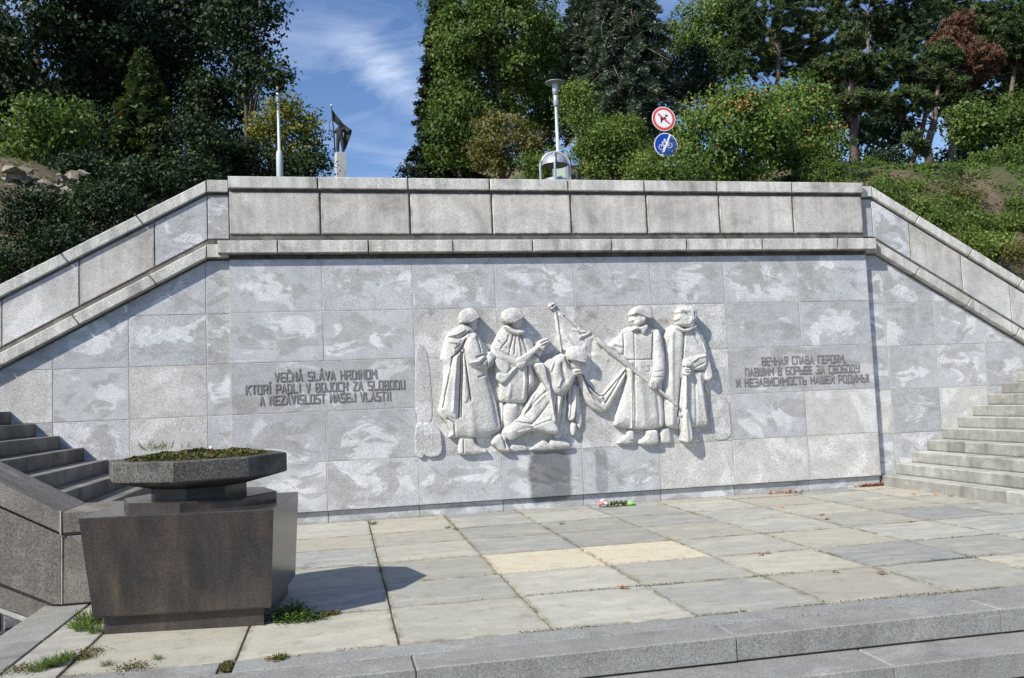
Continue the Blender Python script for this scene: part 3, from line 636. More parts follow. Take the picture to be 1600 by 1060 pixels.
# -- soldier 3 kneeling, bowed over the flag
s3 = carve('soldier_figure', UA, [
 ('p', [(935, 390), (1015, 400), (1014, 450), (1000, 480), (968, 480), (945, 465)], .0, .15, 34),
 ('p', [(812, 920), (835, 925), (885, 920), (945, 950), (952, 978), (835, 985), (808, 960)], .0, .085, 26),
 ('p', [(865, 700), (925, 640), (925, 740), (905, 840), (890, 925), (835, 925), (850, 850)], .0, .055, 30),
 ('p', [(915, 385), (880, 374), (830, 398), (775, 428), (760, 470), (770, 540), (735, 600), (700, 640), (665, 690), (640, 740), (625, 775), (560, 820), (520, 850), (498, 880), (525, 912), (560, 938), (620, 902), (690, 868), (760, 885), (860, 895), (872, 840), (880, 790), (905, 700), (915, 640), (950, 580), (965, 535), (1005, 505), (1008, 480), (970, 476), (950, 470), (930, 420)], .0, .135, 75),
 ('p', [(505, 880), (470, 895), (440, 930), (438, 958), (468, 975), (488, 1000), (530, 1012), (565, 1005), (568, 985), (530, 945), (540, 915)], .0, .10, 30),
 ('p', [(690, 830), (760, 800), (808, 780), (865, 850), (858, 892), (790, 885), (700, 862)], .07, .11, 30),
 ('p', [(800, 470), (820, 425), (860, 402), (905, 430), (930, 480), (955, 492), (975, 505), (955, 560), (925, 605), (880, 640), (840, 640), (815, 600), (818, 540)], .075, .13, 42),
 ('p', [(945, 490), (968, 474), (1000, 478), (1010, 498), (995, 515), (960, 530), (940, 515)], .11, .09, 18),
 ('p', [(925, 600), (950, 570), (985, 575), (990, 640), (985, 720), (968, 812), (925, 800), (930, 700)], .0, .095, 26), ('p', [(985, 590), (1006, 578), (1000, 650), (1022, 780), (1020, 838), (1000, 870), (978, 800), (975, 700)], .0, .055, 14),
 ('p', [(945, 815), (985, 822), (985, 875), (962, 908), (945, 890)], .0, .09, 22),
 ('f', [(905, 405), (930, 450), (955, 480)], 5, -.03), ('f', [(875, 450), (880, 500), (895, 550)], 12, -.028), ('f', [(840, 500), (870, 540), (850, 590)], 6, .016), ('f', [(835, 420), (815, 500)], 6, -.018),
 ('f', [(850, 640), (840, 750)], 5, -.02), ('f', [(870, 660), (855, 770)], 6, .02), ('f', [(895, 650), (885, 790)], 6, -.024), ('f', [(908, 640), (880, 830)], 5, .016),
 ('f', [(780, 620), (720, 680), (650, 760)], 7, -.024), ('f', [(765, 640), (700, 705)], 9, .018), ('f', [(800, 690), (740, 770), (690, 825)], 8, -.02), ('f', [(735, 570), (700, 650), (640, 770)], 8, .016),
 ('f', [(600, 810), (640, 820), (690, 825)], 5, -.018), ('f', [(560, 850), (600, 880), (680, 862)], 8, .012), ('f', [(800, 790), (740, 812), (690, 835)], 6, .022), ('f', [(500, 890), (520, 940), (530, 980)], 5, -.02),
 ('f', [(950, 600), (948, 700), (940, 790)], 4, -.02), ('f', [(968, 600), (972, 700), (960, 790)], 5, .014), ('f', [(958, 500), (1000, 492)], 3.5, -.02)], relief, RM, label='carved soldier kneeling and bowing his head to kiss the flag')
carve('helmet', UA, [('p', [(912, 398), (914, 362), (932, 342), (975, 330), (1012, 345), (1036, 378), (1038, 410), (1025, 442), (1005, 438), (960, 425), (928, 425)], .06, .16, 64, .82), ('f', [(1024, 436), (985, 427), (935, 419)], 4, .005)], s3, RM)
carve('rifle', UA, [('p', [(694, 442), (768, 434), (780, 490), (788, 540), (808, 590), (848, 812), (818, 822), (792, 640), (775, 592), (730, 510)], .115, .075, 14), ('f', [(792, 590), (830, 815)], 4, .012)], s3, RM, label='slung rifle pointing down')
# -- rocks at the feet and left edge
carve('carved_rock', UA, [('p', [(560, 965), (600, 955), (670, 968), (680, 1000), (560, 1006)], .0, .05, 16), ('p', [(682, 992), (720, 960), (780, 925), (820, 960), (960, 962), (985, 985), (700, 1000)], .0, .055, 30)], relief, MAT['relief_ground'], label='carved rocks under the kneeling soldier')
carve('carved_rock', UA, [('p', [(-6, 822), (60, 822), (95, 850), (122, 880), (132, 1034), (-6, 1040)], .0, .042, 12, .85), ('p', [(-45, 820), (-45, 1042), (20, 1042), (20, 820)], .0, .042, 12, .85), ('p', [(-45, 300), (30, 340), (48, 480), (62, 640), (68, 830), (-45, 830)], .0, .016, 60, .3)], relief, MAT['relief_ground'], label='raised rock at the left edge')
carve('carved_rock', UB, [('p', [(905, 690), (925, 650), (970, 640), (1020, 660), (1038, 800), (1040, 925), (912, 932), (908, 800)], .0, .008, 60, .2)], relief, MAT['relief_ground'], label='raised rock at the right edge')
# -- flag
flag = carve('flag', UB, [
 ('p', [(-88, 85), (-60, 100), (0, 150), (60, 195), (100, 236), (135, 234), (165, 255), (185, 300), (240, 330), (300, 380), (372, 465), (290, 560), (210, 655), (150, 612), (90, 520), (60, 490), (20, 340), (-50, 372)], .0, .042, 10, .85),
 ('p', [(45, 482), (72, 492), (100, 560), (150, 622), (208, 658), (250, 610), (368, 468), (340, 560), (290, 655), (236, 746), (200, 756), (150, 738), (102, 690), (76, 620), (52, 560)], .0, .105, 26, .45),
 ('p', [(-100, 88), (-85, 84), (-62, 230), (-45, 375), (-58, 378), (-78, 240)], .0, .06, 7),
 ('f', [(-60, 130), (20, 200), (70, 268)], 9, .016), ('f', [(20, 225), (75, 240), (130, 236)], 6, .010), ('f', [(70, 272), (110, 258), (140, 236)], 7, .012), ('f', [(78, 290), (140, 258)], 8, -.010), ('f', [(-30, 140), (50, 215)], 7, -.016), ('f', [(-40, 240), (20, 330)], 14, .012), ('f', [(100, 330), (60, 470)], 16, .012), ('f', [(150, 300), (130, 560)], 16, -.010),
 ('f', [(168, 262), (185, 310), (210, 350)], 4, -.016), ('f', [(200, 655), (280, 560), (362, 466)], 8, .028), ('f', [(225, 690), (290, 590), (345, 500)], 6, -.02), ('f', [(60, 500), (95, 600), (150, 690), (220, 735)], 9, .024), ('f', [(85, 520), (125, 620), (200, 690)], 7, -.03), ('f', [(110, 400), (180, 380), (240, 420)], 14, .008)], relief, RM, label='lowered carved flag hanging in folds between its pole and the soldier')
carve('flower_finial', UA, [('p', [(806, 78), (812, 58), (832, 50), (848, 60), (850, 80), (838, 98), (818, 98)], .0, .10, 14), ('f', [(820, 60), (842, 90)], 4, -.03), ('f', [(812, 85), (848, 66)], 4, -.03)], flag, RM)
# -- soldier 4
s4 = carve('soldier_figure', UB, [
 ('p', [(395, 110), (388, 142), (386, 165), (392, 192), (402, 204), (408, 215), (470, 212), (480, 168), (485, 110)], .0, .15, 38),
 ('p', [(372, 865), (418, 862), (418, 950), (385, 966), (340, 960), (304, 954), (312, 930), (360, 902)], .0, .07, 24),
 ('p', [(478, 862), (566, 858), (572, 945), (560, 958), (515, 966), (445, 962), (440, 935), (490, 902)], .0, .10, 28),
 ('p', [(385, 205), (345, 222), (330, 250), (280, 290), (240, 326), (262, 350), (310, 388), (335, 392), (340, 420), (352, 445), (378, 490), (352, 590), (318, 710), (278, 832), (300, 846), (400, 860), (500, 862), (562, 853), (602, 842), (597, 720), (588, 600), (602, 480), (600, 400), (582, 300), (556, 220), (500, 205), (440, 215)], .0, .135, 95),
 ('p', [(385, 242), (382, 222), (408, 198), (440, 210), (478, 188), (494, 212), (458, 266), (435, 228)], .085, .085, 14),
 ('p', [(532, 228), (556, 224), (578, 275), (594, 380), (602, 470), (590, 545), (555, 600), (520, 590), (500, 555), (516, 480), (524, 400), (520, 300)], .07, .12, 42),
 ('p', [(488, 572), (500, 545), (535, 560), (545, 590), (525, 612), (496, 596)], .12, .08, 16),
 ('p', [(355, 430), (398, 425), (402, 560), (398, 858), (375, 858), (370, 560)], .06, .085, 22),
 ('f', [(345, 418), (430, 418), (520, 416)], 3.5, -.016), ('f', [(400, 240), (404, 418), (410, 858)], 3.5, -.012), ('f', [(338, 250), (336, 390)], 5, -.018), ('f', [(522, 250), (518, 330), (514, 415)], 5, -.024),
 ('f', [(285, 330), (325, 345)], 6, -.014), ('f', [(262, 335), (320, 375)], 5, .012), ('f', [(320, 590), (300, 700), (290, 830)], 14, .012), ('f', [(430, 450), (450, 640), (470, 850)], 30, .010), ('f', [(545, 620), (560, 740), (565, 850)], 14, -.012),
 ('f', [(515, 500), (575, 490)], 4, -.010), ('f', [(512, 530), (570, 530)], 4, -.010), ('f', [(484, 462), (502, 460), (502, 492), (484, 492)], 3, -.012), ('f', [(503, 570), (512, 600)], 2.5, -.016), ('f', [(514, 565), (524, 598)], 2.5, -.016), ('f', [(388, 930), (410, 935)], 4, -.01)], relief, RM, label='carved helmeted soldier facing forward with the flag staff')
carve('face', UB, [('p', [(400, 100), (391, 140), (388, 158), (383, 171), (392, 177), (392, 188), (402, 203), (425, 208), (452, 190), (474, 168), (480, 100)], .10, .095, 30), ('f', [(396, 156), (401, 156)], 3.5, -.006), ('f', [(392, 184), (398, 185)], 2.5, -.005), ('f', [(385, 170), (393, 156)], 3, .007), ('f', [(456, 150), (458, 172)], 5, .010), ('f', [(420, 160), (432, 185)], 9, .006)], s4, RM)
carve('helmet', UB, [('p', [(378, 140), (386, 108), (405, 88), (438, 76), (475, 82), (500, 106), (510, 138), (505, 164), (480, 158), (440, 140), (405, 128)], .08, .15, 58, .82), ('f', [(382, 138), (405, 125), (440, 136), (485, 156)], 4, .006)], s4, RM)
carve('flag_staff', UB, [('p', [(318, 385), (330, 388), (372, 438), (480, 528), (500, 548), (670, 690), (680, 714), (660, 715), (540, 610), (488, 572), (365, 478), (330, 418)], .09, .075, 9, .35), ('p', [(160, 262), (240, 322), (330, 392), (372, 440), (372, 470), (330, 440), (240, 372), (185, 320)], .03, .09, 26, .25), ('p', [(598, 690), (604, 680), (680, 728), (676, 742), (640, 735)], .09, .03, 8)], flag, RM)
# -- soldier 5
s5 = carve('soldier_figure', UB, [
 ('p', [(590, 848), (645, 852), (652, 940), (645, 950), (582, 952), (574, 928)], .0, .06, 22),
 ('p', [(778, 850), (800, 860), (832, 925), (830, 945), (775, 948)], .0, .08, 22),
 ('p', [(855, 560), (885, 570), (888, 625), (878, 632), (862, 600)], .0, .05, 12),
 ('p', [(690, 200), (650, 194), (620, 220), (597, 262), (600, 420), (592, 600), (600, 720), (606, 850), (700, 860), (780, 852), (888, 838), (880, 760), (862, 620), (850, 562), (880, 550), (906, 540), (892, 400), (872, 320), (850, 258), (825, 225), (790, 192), (740, 215)], .0, .12, 90),
 ('p', [(640, 210), (690, 212), (722, 240), (718, 400), (702, 540), (688, 700), (680, 842), (612, 845), (604, 640), (610, 420), (602, 270)], .05, .085, 36),
 ('p', [(652, 198), (690, 205), (720, 228), (770, 196), (802, 200), (795, 215), (745, 245), (700, 244), (660, 222)], .08, .085, 14),
 ('p', [(706, 425), (738, 402), (800, 388), (850, 376), (868, 388), (866, 450), (845, 482), (782, 490), (760, 476), (716, 468)], .07, .10, 28),
 ('p', [(846, 380), (872, 385), (896, 470), (906, 540), (852, 560), (848, 460)], .07, .07, 14),
 ('f', [(722, 240), (720, 330), (712, 410)], 4, -.028), ('f', [(702, 540), (690, 680), (684, 780)], 5, -.035), ('f', [(790, 230), (840, 310), (860, 372)], 6, .016), ('f', [(775, 240), (815, 320)], 5, -.010), ('f', [(642, 250), (640, 500), (645, 830)], 14, .010), ('f', [(620, 300), (618, 600)], 6, -.010),
 ('f', [(785, 492), (845, 488)], 4, -.024), ('f', [(820, 520), (850, 700), (868, 830)], 16, .012), ('f', [(790, 520), (800, 840)], 8, -.008), ('f', [(700, 740), (690, 850)], 5, -.02), ('f', [(765, 430), (800, 405), (845, 395)], 6, .012), ('f', [(780, 470), (840, 440)], 5, -.012)], relief, RM, label='carved bareheaded soldier in a cape leaning on a rifle at the right end')
hd = carve('head', UB, [('p', [(690, 100), (680, 128), (677, 150), (672, 165), (680, 172), (680, 188), (692, 204), (715, 212), (745, 215), (775, 205), (780, 160), (775, 100)], .05, .14, 26, .7), ('f', [(686, 149), (690, 149)], 3.5, -.003), ('f', [(682, 184), (690, 185)], 2.5, -.005), ('f', [(674, 166), (683, 150)], 3, .008), ('f', [(752, 150), (755, 172)], 5, .012), ('f', [(712, 160), (722, 190)], 9, .006), ('f', [(700, 208), (735, 205), (765, 190)], 4, -.012)], s5, RM)
carve('hair', UB, [('p', [(680, 128), (676, 105), (690, 90), (720, 82), (760, 84), (786, 100), (790, 130), (782, 160), (762, 178), (752, 140), (720, 122), (695, 126)], .08, .13, 44, .8), ('f', [(690, 105), (710, 115)], 5, .014), ('f', [(720, 95), (735, 112)], 5, .014), ('f', [(750, 95), (765, 115)], 5, .014), ('f', [(705, 90), (730, 100)], 4, -.01), ('f', [(770, 120), (775, 150)], 5, -.012)], hd, RM)
carve('hand', UB, [('p', [(704, 476), (718, 466), (748, 474), (758, 496), (748, 520), (722, 528), (704, 510)], .13, .075, 18), ('f', [(710, 486), (745, 488)], 2.6, -.018), ('f', [(708, 500), (748, 503)], 2.6, -.018), ('p', [(706, 440), (720, 428), (760, 430), (765, 465), (720, 470), (706, 460)], .13, .07, 18)], s5, RM)
carve('rifle', UB, [('p', [(712, 500), (736, 500), (738, 620), (745, 740), (760, 800), (782, 944), (706, 948), (704, 880), (708, 760), (706, 620)], .08, .085, 16), ('p', [(738, 760), (752, 760), (752, 790), (738, 790)], .09, .06, 6), ('p', [(690, 760), (706, 764), (704, 785), (692, 780)], .09, .05, 6), ('f', [(724, 520), (722, 720)], 5, .012), ('f', [(722, 760), (735, 940)], 12, .010)], s5, RM, label='rifle standing on its butt')

# ------------------------------------------------------------------ paving
pave = thing('terrace', 'paved stone terrace of pale rectangular sandstone slabs in front of the wall', None, (0, 0, 0), None, 'structure'); 
boxm('joint_bed', (-.70, -6.04, -.3), (9.6, .07, -.013), MAT['earth'], pave)
PX = [-.66, -.30, .70, 1.685, 2.675, 3.665, 4.652, 5.645, 6.635, 7.625, 8.615, 9.30]
PY = [.048, -.32, -1.27, -2.16, -3.13, -4.11, -5.02, -6.02]
for j in range(7):
    for i in range(len(PX) - 1):
        x0, x1 = PX[i], PX[i + 1]; dz = RNG.uniform(-.004, .004)
        if i == 0 and j < 3: pass
        yellow = (j == 4 and i in (4, 5))
        jx = RNG.uniform(-.008, .008, 2) * 0
        o = block('paving_slab', [(x0, PY[j + 1]), (x1, PY[j + 1]), (x1, PY[j]), (x0, PY[j])], dz, -.06, MAT['slab_yellow' if yellow else 'slab'], pave, RNG.uniform(.004, .007), .005, 'xy')
        if yellow: o['label'] = 'yellowish paving slab'
# narrow strip, step blocks
SJ = [-.62, .62, .70, 2.86, 5.4, 7.9, 9.9]
for i in range(len(SJ) - 1):
    if i == 1: continue
    block('border_slab', [(SJ[i], -6.265), (SJ[i + 1], -6.265), (SJ[i + 1], -6.03), (SJ[i], -6.03)], RNG.uniform(-.003, .003), -.06, MAT['kerb'], pave, .004, .005, 'xy')
for i, (a, b) in enumerate([(-5.05, -6.3), (-3.9, -5.05), (-3.0, -3.9)][::1]):
    block('border_slab', [(-1.02, b), (-.665, b), (-.665, a), (-1.02, a)], .002, -.1, MAT['kerb'], pave, .004, .005, 'xy')
boxm('joint_bed', (-1.0, -6.5, -.80), (9.9, -6.0, -.010), MAT['earth'], pave)
fs = thing('front_steps', 'broad grey granite steps leading down from the terrace in the foreground', 'steps')
for k, (y0, J) in enumerate([(-6.54, [-1.02, -.2, 1.74, 3.70, 5.57, 7.6, 9.9]), (-6.89, [-1.4, .55, 2.5, 4.53, 6.5, 8.4, 10.3]), (-7.26, [-1.8, .1, 2.0, 4.0, 5.9, 7.9, 10.6]), (-7.63, [-2.2, 0, 1.7, 3.6, 5.5, 7.4, 11.0])]):
    zt = -.163 * k
    for a, b in zip(J, J[1:]):
        x0, x1 = a + .004, b - .004; dy = RNG.uniform(-.006, .006); ins = .012
        V = []
        for (ins_, z, yy) in ((.008, zt, .008), (0, zt - .008, 0), (.0, zt - .146, 0), (0, zt - .158, .022)):
            for (x, y) in ((x0 + ins_, y0 + dy + yy), (x1 - ins_, y0 + dy + yy), (x1 - ins_, y0 + .42 if k else -6.268), (x0 + ins_, y0 + .42 if k else -6.268)): V.append((x, y, z + (0.0)))
        F = [(0, 1, 2, 3), (15, 14, 13, 12)] + [(L * 4 + i, (L + 1) * 4 + i, (L + 1) * 4 + (i + 1) % 4, L * 4 + (i + 1) % 4) for L in range(3) for i in range(4)]
        obj('step_block', mesh('step_block', V, F, MAT['kerb']), fs)
    boxm('step_core', (J[0] + .03, y0 + .03, zt - .30), (J[-1] - .03, y0 + .5 if k else -6.28, zt - .159), MAT['earth'], fs)

# ------------------------------------------------------------------ flights of steps
def flight(name, side, label):
    t = thing(name, label, 'staircase')
    for k in range(16):
        xr = (9.236 + .277 * k) if side > 0 else (-.12 - .277 * k)
        z1 = .1617 * (k + 1) - .01; z0 = z1 - .1617 + .003 if k else -.02
        cuts = sorted([.088] + [-.2 - ((k * 1.37 + 2.2) % 2.9), -3.30 if side < 0 else -3.30])
        cuts = [c for i, c in enumerate(cuts)]
        for a, b in zip(cuts, cuts[1:]):
            if b - a < .15: continue
            xa, xb = (xr, xr + .33) if side > 0 else (xr - .33, xr)
            d = RNG.uniform(-.003, .003); c = .006; g = .002
            V = []
            for ins_, z in ((c, z1), (0, z1 - c), (0, z0)):
                for (x, y) in ((xa + (ins_ if side > 0 else 0) + d, a + g + ins_), (xb - (0 if side > 0 else ins_) + d, a + g + ins_), (xb - (0 if side > 0 else ins_) + d, b - g - ins_), (xa + (ins_ if side > 0 else 0) + d, b - g - ins_)): V.append((x, y, z))
            F = [(0, 1, 2, 3), (11, 10, 9, 8)] + [(L * 4 + i, (L + 1) * 4 + i, (L + 1) * 4 + (i + 1) % 4, L * 4 + (i + 1) % 4) for L in range(2) for i in range(4)]
            obj('step_block', mesh('step_block', V, F, MAT['step' if side > 0 else 'step_shaded']), t)
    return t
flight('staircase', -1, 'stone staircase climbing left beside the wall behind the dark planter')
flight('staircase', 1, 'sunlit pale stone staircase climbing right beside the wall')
# cheek walls
def cheek(side, label):
    t = thing('stair_cheek_wall', label, 'wall'); mx_ = (lambda x: x) if side < 0 else (lambda x: 9.1 - x)
    def blk(nm, pts, y0, y1, mat, g=.004, c=.008):
        o = block(nm, [(mx_(x), z) for x, z in pts], y0, y1, mat, t, g, c); return o
    S = .58; J = -.862
    xl = [J, -1.75, -2.85, -3.9, -4.9]
    top = lambda x: .752 + S * max(0, J - x)
    blk('coping_block', [(J, .575), (-.17, .575), (-.17, .752), (J, .752)], -4.0, -3.30, MAT['cheek'])
    blk('body_block', [(J, .012), (-.22, .012), (-.22, .562), (J, .562)], -3.985, -3.35, MAT['cheek'])
    blk('base_block', [(J - .05, -.3), (-.22, -.3), (-.22, .006), (J - .05, .006)], -3.93, -3.35, MAT['cheek'])
    for a, b in zip(xl, xl[1:]):
        blk('coping_block', [(b, top(b) - .205), (a, top(a) - (.205 if a != J else .177)), (a, top(a)), (b, top(b))], -4.0, -3.30, MAT['cheek'])
        lo = lambda x: .012 + .50 * max(0, (J - .05) - x)
        blk('body_block', [(b, lo(b)), (a if a != J else J - .05, lo(a)), (a, lo(a)), (a, top(a) - (.215 if a != J else .19)), (b, top(b) - .215)], -3.985, -3.35, MAT['cheek'])
        blk('base_block', [(b, lo(b) - .22), (a, lo(a) - .22), (a, lo(a) - .006), (b, lo(b) - .006)], -3.93, -3.35, MAT['cheek'])
    V = [(mx_(x), y, z) for y in (-3.92, -3.4) for x, z in ((-4.9, -.5), (-.3, -.5), (-.3, .70), (J, .70), (-4.9, top(-4.9) - .05))]
    obj('mortar_core', mesh('mortar_core', V, [(0, 1, 2, 3, 4), (9, 8, 7, 6, 5)] + [(i, (i + 1) % 5, 5 + (i + 1) % 5, 5 + i) for i in range(5)], MAT['mortar']), t)
    # pale vertical mortar bead
    v, f = tube([(mx_(J), -4.003, .76), (mx_(J), -4.003, .58), (mx_(J) + .004, -3.99, .55), (mx_(J), -3.988, .02)], [.006, .008, .006, .005], 6); obj('mortar_bead', mesh('mortar_bead', v, f, MAT['mortar']), t)
    return t
cheek(-1, 'brown weathered sloping side wall of the left staircase behind the planter')
cheek(1, 'brown weathered sloping side wall of the right staircase')
rb = thing('rubble_wall', 'low dark rough stone wall below the kerb at the bottom left', 'wall')
x = -.98
for row, (z0, z1) in enumerate([(-.82, -.46), (-.46, -.17), (-.17, .35)]):
    x = -.86 - .0 * row
    while x > -4.5:
        w = RNG.uniform(.32, .62); p = clip(rect(x - w, z0, x, z1), .50, 1, -.215 - .50 * .912 + .002) if False else clip(rect(x - w, z0, x, z1), .50, 1, .012 - .5 * .912 - .22 - .008)
        if len(p) > 2: block('stone', p, -3.96 - RNG.uniform(0, .03), -3.5, MAT['rubble'], rb, .012, .03)
        x -= w
boxm('mortar_bed', (-4.5, -3.93, -.82), (-.86, -3.5, -.48), MAT['mortar'], rb)
P = clip(rect(-4.5, -.5, -.86, 1.6), .50, 1, -.70); V = [(a, -3.925, b) for a, b in P] + [(a, -3.5, b) for a, b in P]; n = len(P)
obj('mortar_bed', mesh('mortar_bed', V, [list(range(n)), [n + i for i in range(n)][::-1]] + [[i, (i + 1) % n, n + (i + 1) % n, n + i][::-1] for i in range(n)], MAT['mortar']), rb)

# ------------------------------------------------------------------ planter
pl = thing('planter', 'dark polished granite planter, octagonal bowl on a heavy square block', 'planter', (0, 0, 0))
def loft(name, rings, mat, parent, caps=True):
    n = len(rings[0]); V = [p for r in rings for p in r]; F = [(k * n + i, k * n + (i + 1) % n, (k + 1) * n + (i + 1) % n, (k + 1) * n + i) for k in range(len(rings) - 1) for i in range(n)]
    if caps: F += [tuple(range(n))[::-1], tuple((len(rings) - 1) * n + i for i in range(n))]
    return obj(name, mesh(name, V, F, mat), parent)
def quadring(c4, z, d=0):
    cx = sum(p[0] for p in c4) / 4; cy = sum(p[1] for p in c4) / 4; out = []
    for i, p in enumerate(c4):
        out.append((p[0] + d * (1 if p[0] < cx else -1), p[1] + d * (1 if p[1] < cy else -1), z))
    return out
TOP = [(-.42, -5.13), (.885, -5.30), (1.0, -4.13), (-.385, -3.99)]
BOT = [(-.335, -5.09), (.845, -5.235), (.955, -4.16), (-.31, -4.02)]
loft('block', [quadring(BOT, .125), quadring(BOT, .135, -.006), quadring(TOP, .805, 0), quadring(TOP, .812, .007)], MAT['polished'], pl)
loft('plinth', [quadring(BOT, -.01, .05), quadring(BOT, .126, .05)], MAT['polished'], pl)
BC = (.284, -4.57); PH = R_(219.1)
def octo(r, z, c=BC): return [(c[0] + r * math.cos(PH + k * PI / 4), c[1] + r * math.sin(PH + k * PI / 4), z) for k in range(8)]
loft('octagonal_slab', [octo(.565, .811, (.30, -4.60)), octo(.565, .872, (.30, -4.60)), octo(.558, .878, (.30, -4.60))], MAT['polished'], pl)
loft('neck', [octo(.355, .876), octo(.355, .955)], MAT['polished'], pl)
loft('bowl', [octo(.35, .950), octo(.652, 1.022), octo(.662, 1.030), octo(.662, 1.160), octo(.655, 1.168), octo(.545, 1.168), octo(.535, 1.145), octo(.5, 1.10)], MAT['bowl'], pl, False)
loft('soil', [octo(.530, 1.10), octo(.530, 1.140)], MAT['earth'], pl)

# ------------------------------------------------------------------ vegetation
def px2m(Y, px): return px * (Y + 12.2) / FPX
def unit(n): 
    v = RNG.normal(size=(n, 3)); return v / np.linalg.norm(v, axis=1, keepdims=True)
def crown_pts(c, r, nblob, blobr, twigs, per, sig, flat=.8):
    """clumps of twigs spread through an ellipsoid; returns leaf centres, outward directions, clump tone"""
    c = np.array(c, float); r = np.array(r, float); P = []; D = []; T = []
    for b in range(nblob):
        d = unit(1)[0]; rad = RNG.uniform(.35, 1.0) ** .5; bc = c + d * r * rad * (1 - blobr / r.max() * .6)
        br = blobr * RNG.uniform(.6, 1.35); tone = RNG.normal(0, .15)
        td = unit(twigs); td[:, 2] *= flat; tp = bc + td * br * RNG.uniform(.55, 1.0, (twigs, 1)) ** .6
        droop = RNG.normal(0, sig, (twigs, per, 3)); droop[:, :, 2] *= .6
        pp = tp[:, None, :] + droop; P.append(pp.reshape(-1, 3)); dd = np.repeat(td[:, None, :], per, 1).reshape(-1, 3)
        D.append(dd * .7 + d * .4); T.append(np.repeat(RNG.normal(tone, .13, (twigs, 1)), per, 1).ravel())
    return np.concatenate(P), np.concatenate(D), np.concatenate(T)
def trunk_of(base, top, r0, lean=.25, crown=None, limbs=5, mat=None, parent=None, seed=0):
    base = np.array(base, float); top = np.array(top, float); n = 7; pts = []
    for i in range(n): t = i / (n - 1); p = base * (1 - t) + top * t; p[:2] += RNG.normal(0, lean * .12, 2) * math.sin(PI * t); pts.append(p)
    parts = [tube(pts, [r0 * (1.25 if i == 0 else 1) * (1 - .8 * i / (n - 1)) for i in range(n)], 8)]
    if crown is not None:
        c, r = crown
        for k in range(limbs):
            j = RNG.integers(2, n - 1); s = pts[j]; d = unit(1)[0]; d[2] = abs(d[2]) * .6; e = np.array(c) + d * np.array(r) * .8; mid = (s + e) / 2 + RNG.normal(0, .15, 3)
            rr = r0 * (1 - .8 * j / (n - 1)) * .6; parts.append(tube([s, mid, e], [rr, rr * .6, rr * .15], 6))
    v, f = join(*parts); return obj('trunk', mesh('trunk', v, f, mat or MAT['bark'], True), parent)
BUDGET = [0]
def broadleaf(nm, label, cat, u, v, ru, rv, Y, leaf, kind, cover=2.3, blobs=None, blobr=None, group=None, tone=.5, depth=None, trunk=True, flat=.8, tr=None, base_drop=None, twigs=16):
    c = at(u, v, Y); rx = px2m(Y, ru); rz = px2m(Y, rv); ry = depth or rx * .8
    gz = float(H(c[0], c[1])); zb = min(gz, c[2] - rz * .6)
    root = thing(nm, label, cat, (c[0], c[1], zb), group)
    cc = np.array([0, 0, c[2] - zb]); r = np.array([rx, ry, rz]); A = 4 * PI * ((rx * ry) ** 1.6 / 3 + (rx * rz) ** 1.6 / 3 + (ry * rz) ** 1.6 / 3) ** (1 / 1.6)
    n = int(cover * A / (leaf * leaf * .5)); n = min(n, 34000); blobr = blobr or max(.28, .30 * min(rx, rz)); blobs = blobs or int(max(9, 1.5 * A / (PI * blobr ** 2)))
    per = max(4, int(n / blobs / twigs))
    P, D, T = crown_pts(cc, r, blobs, blobr, twigs, per, leaf * 1.25, flat)
    keep = P[:, 2] + zb > H(P[:, 0] + c[0], P[:, 1] + c[1]) + .02; keep &= (P[:, 1] + c[1] > .75); P, D, T = P[keep], D[keep], T[keep]
    nrm = D * .6 + np.array([-.25, -.35, .55]) * .5 + RNG.normal(size=P.shape) * .55
    quads('crown', P, nrm, leaf * RNG.uniform(.6, 1.3, len(P)), .62, tone + T + RNG.normal(0, .14, len(P)), LF[kind], root); BUDGET[0] += len(P)
    if trunk: trunk_of((0, 0, -.1), cc + np.array([0, 0, rz * .35]), tr or max(.03, .05 * rz), .4, (cc, r), 6, None, root)
    return root
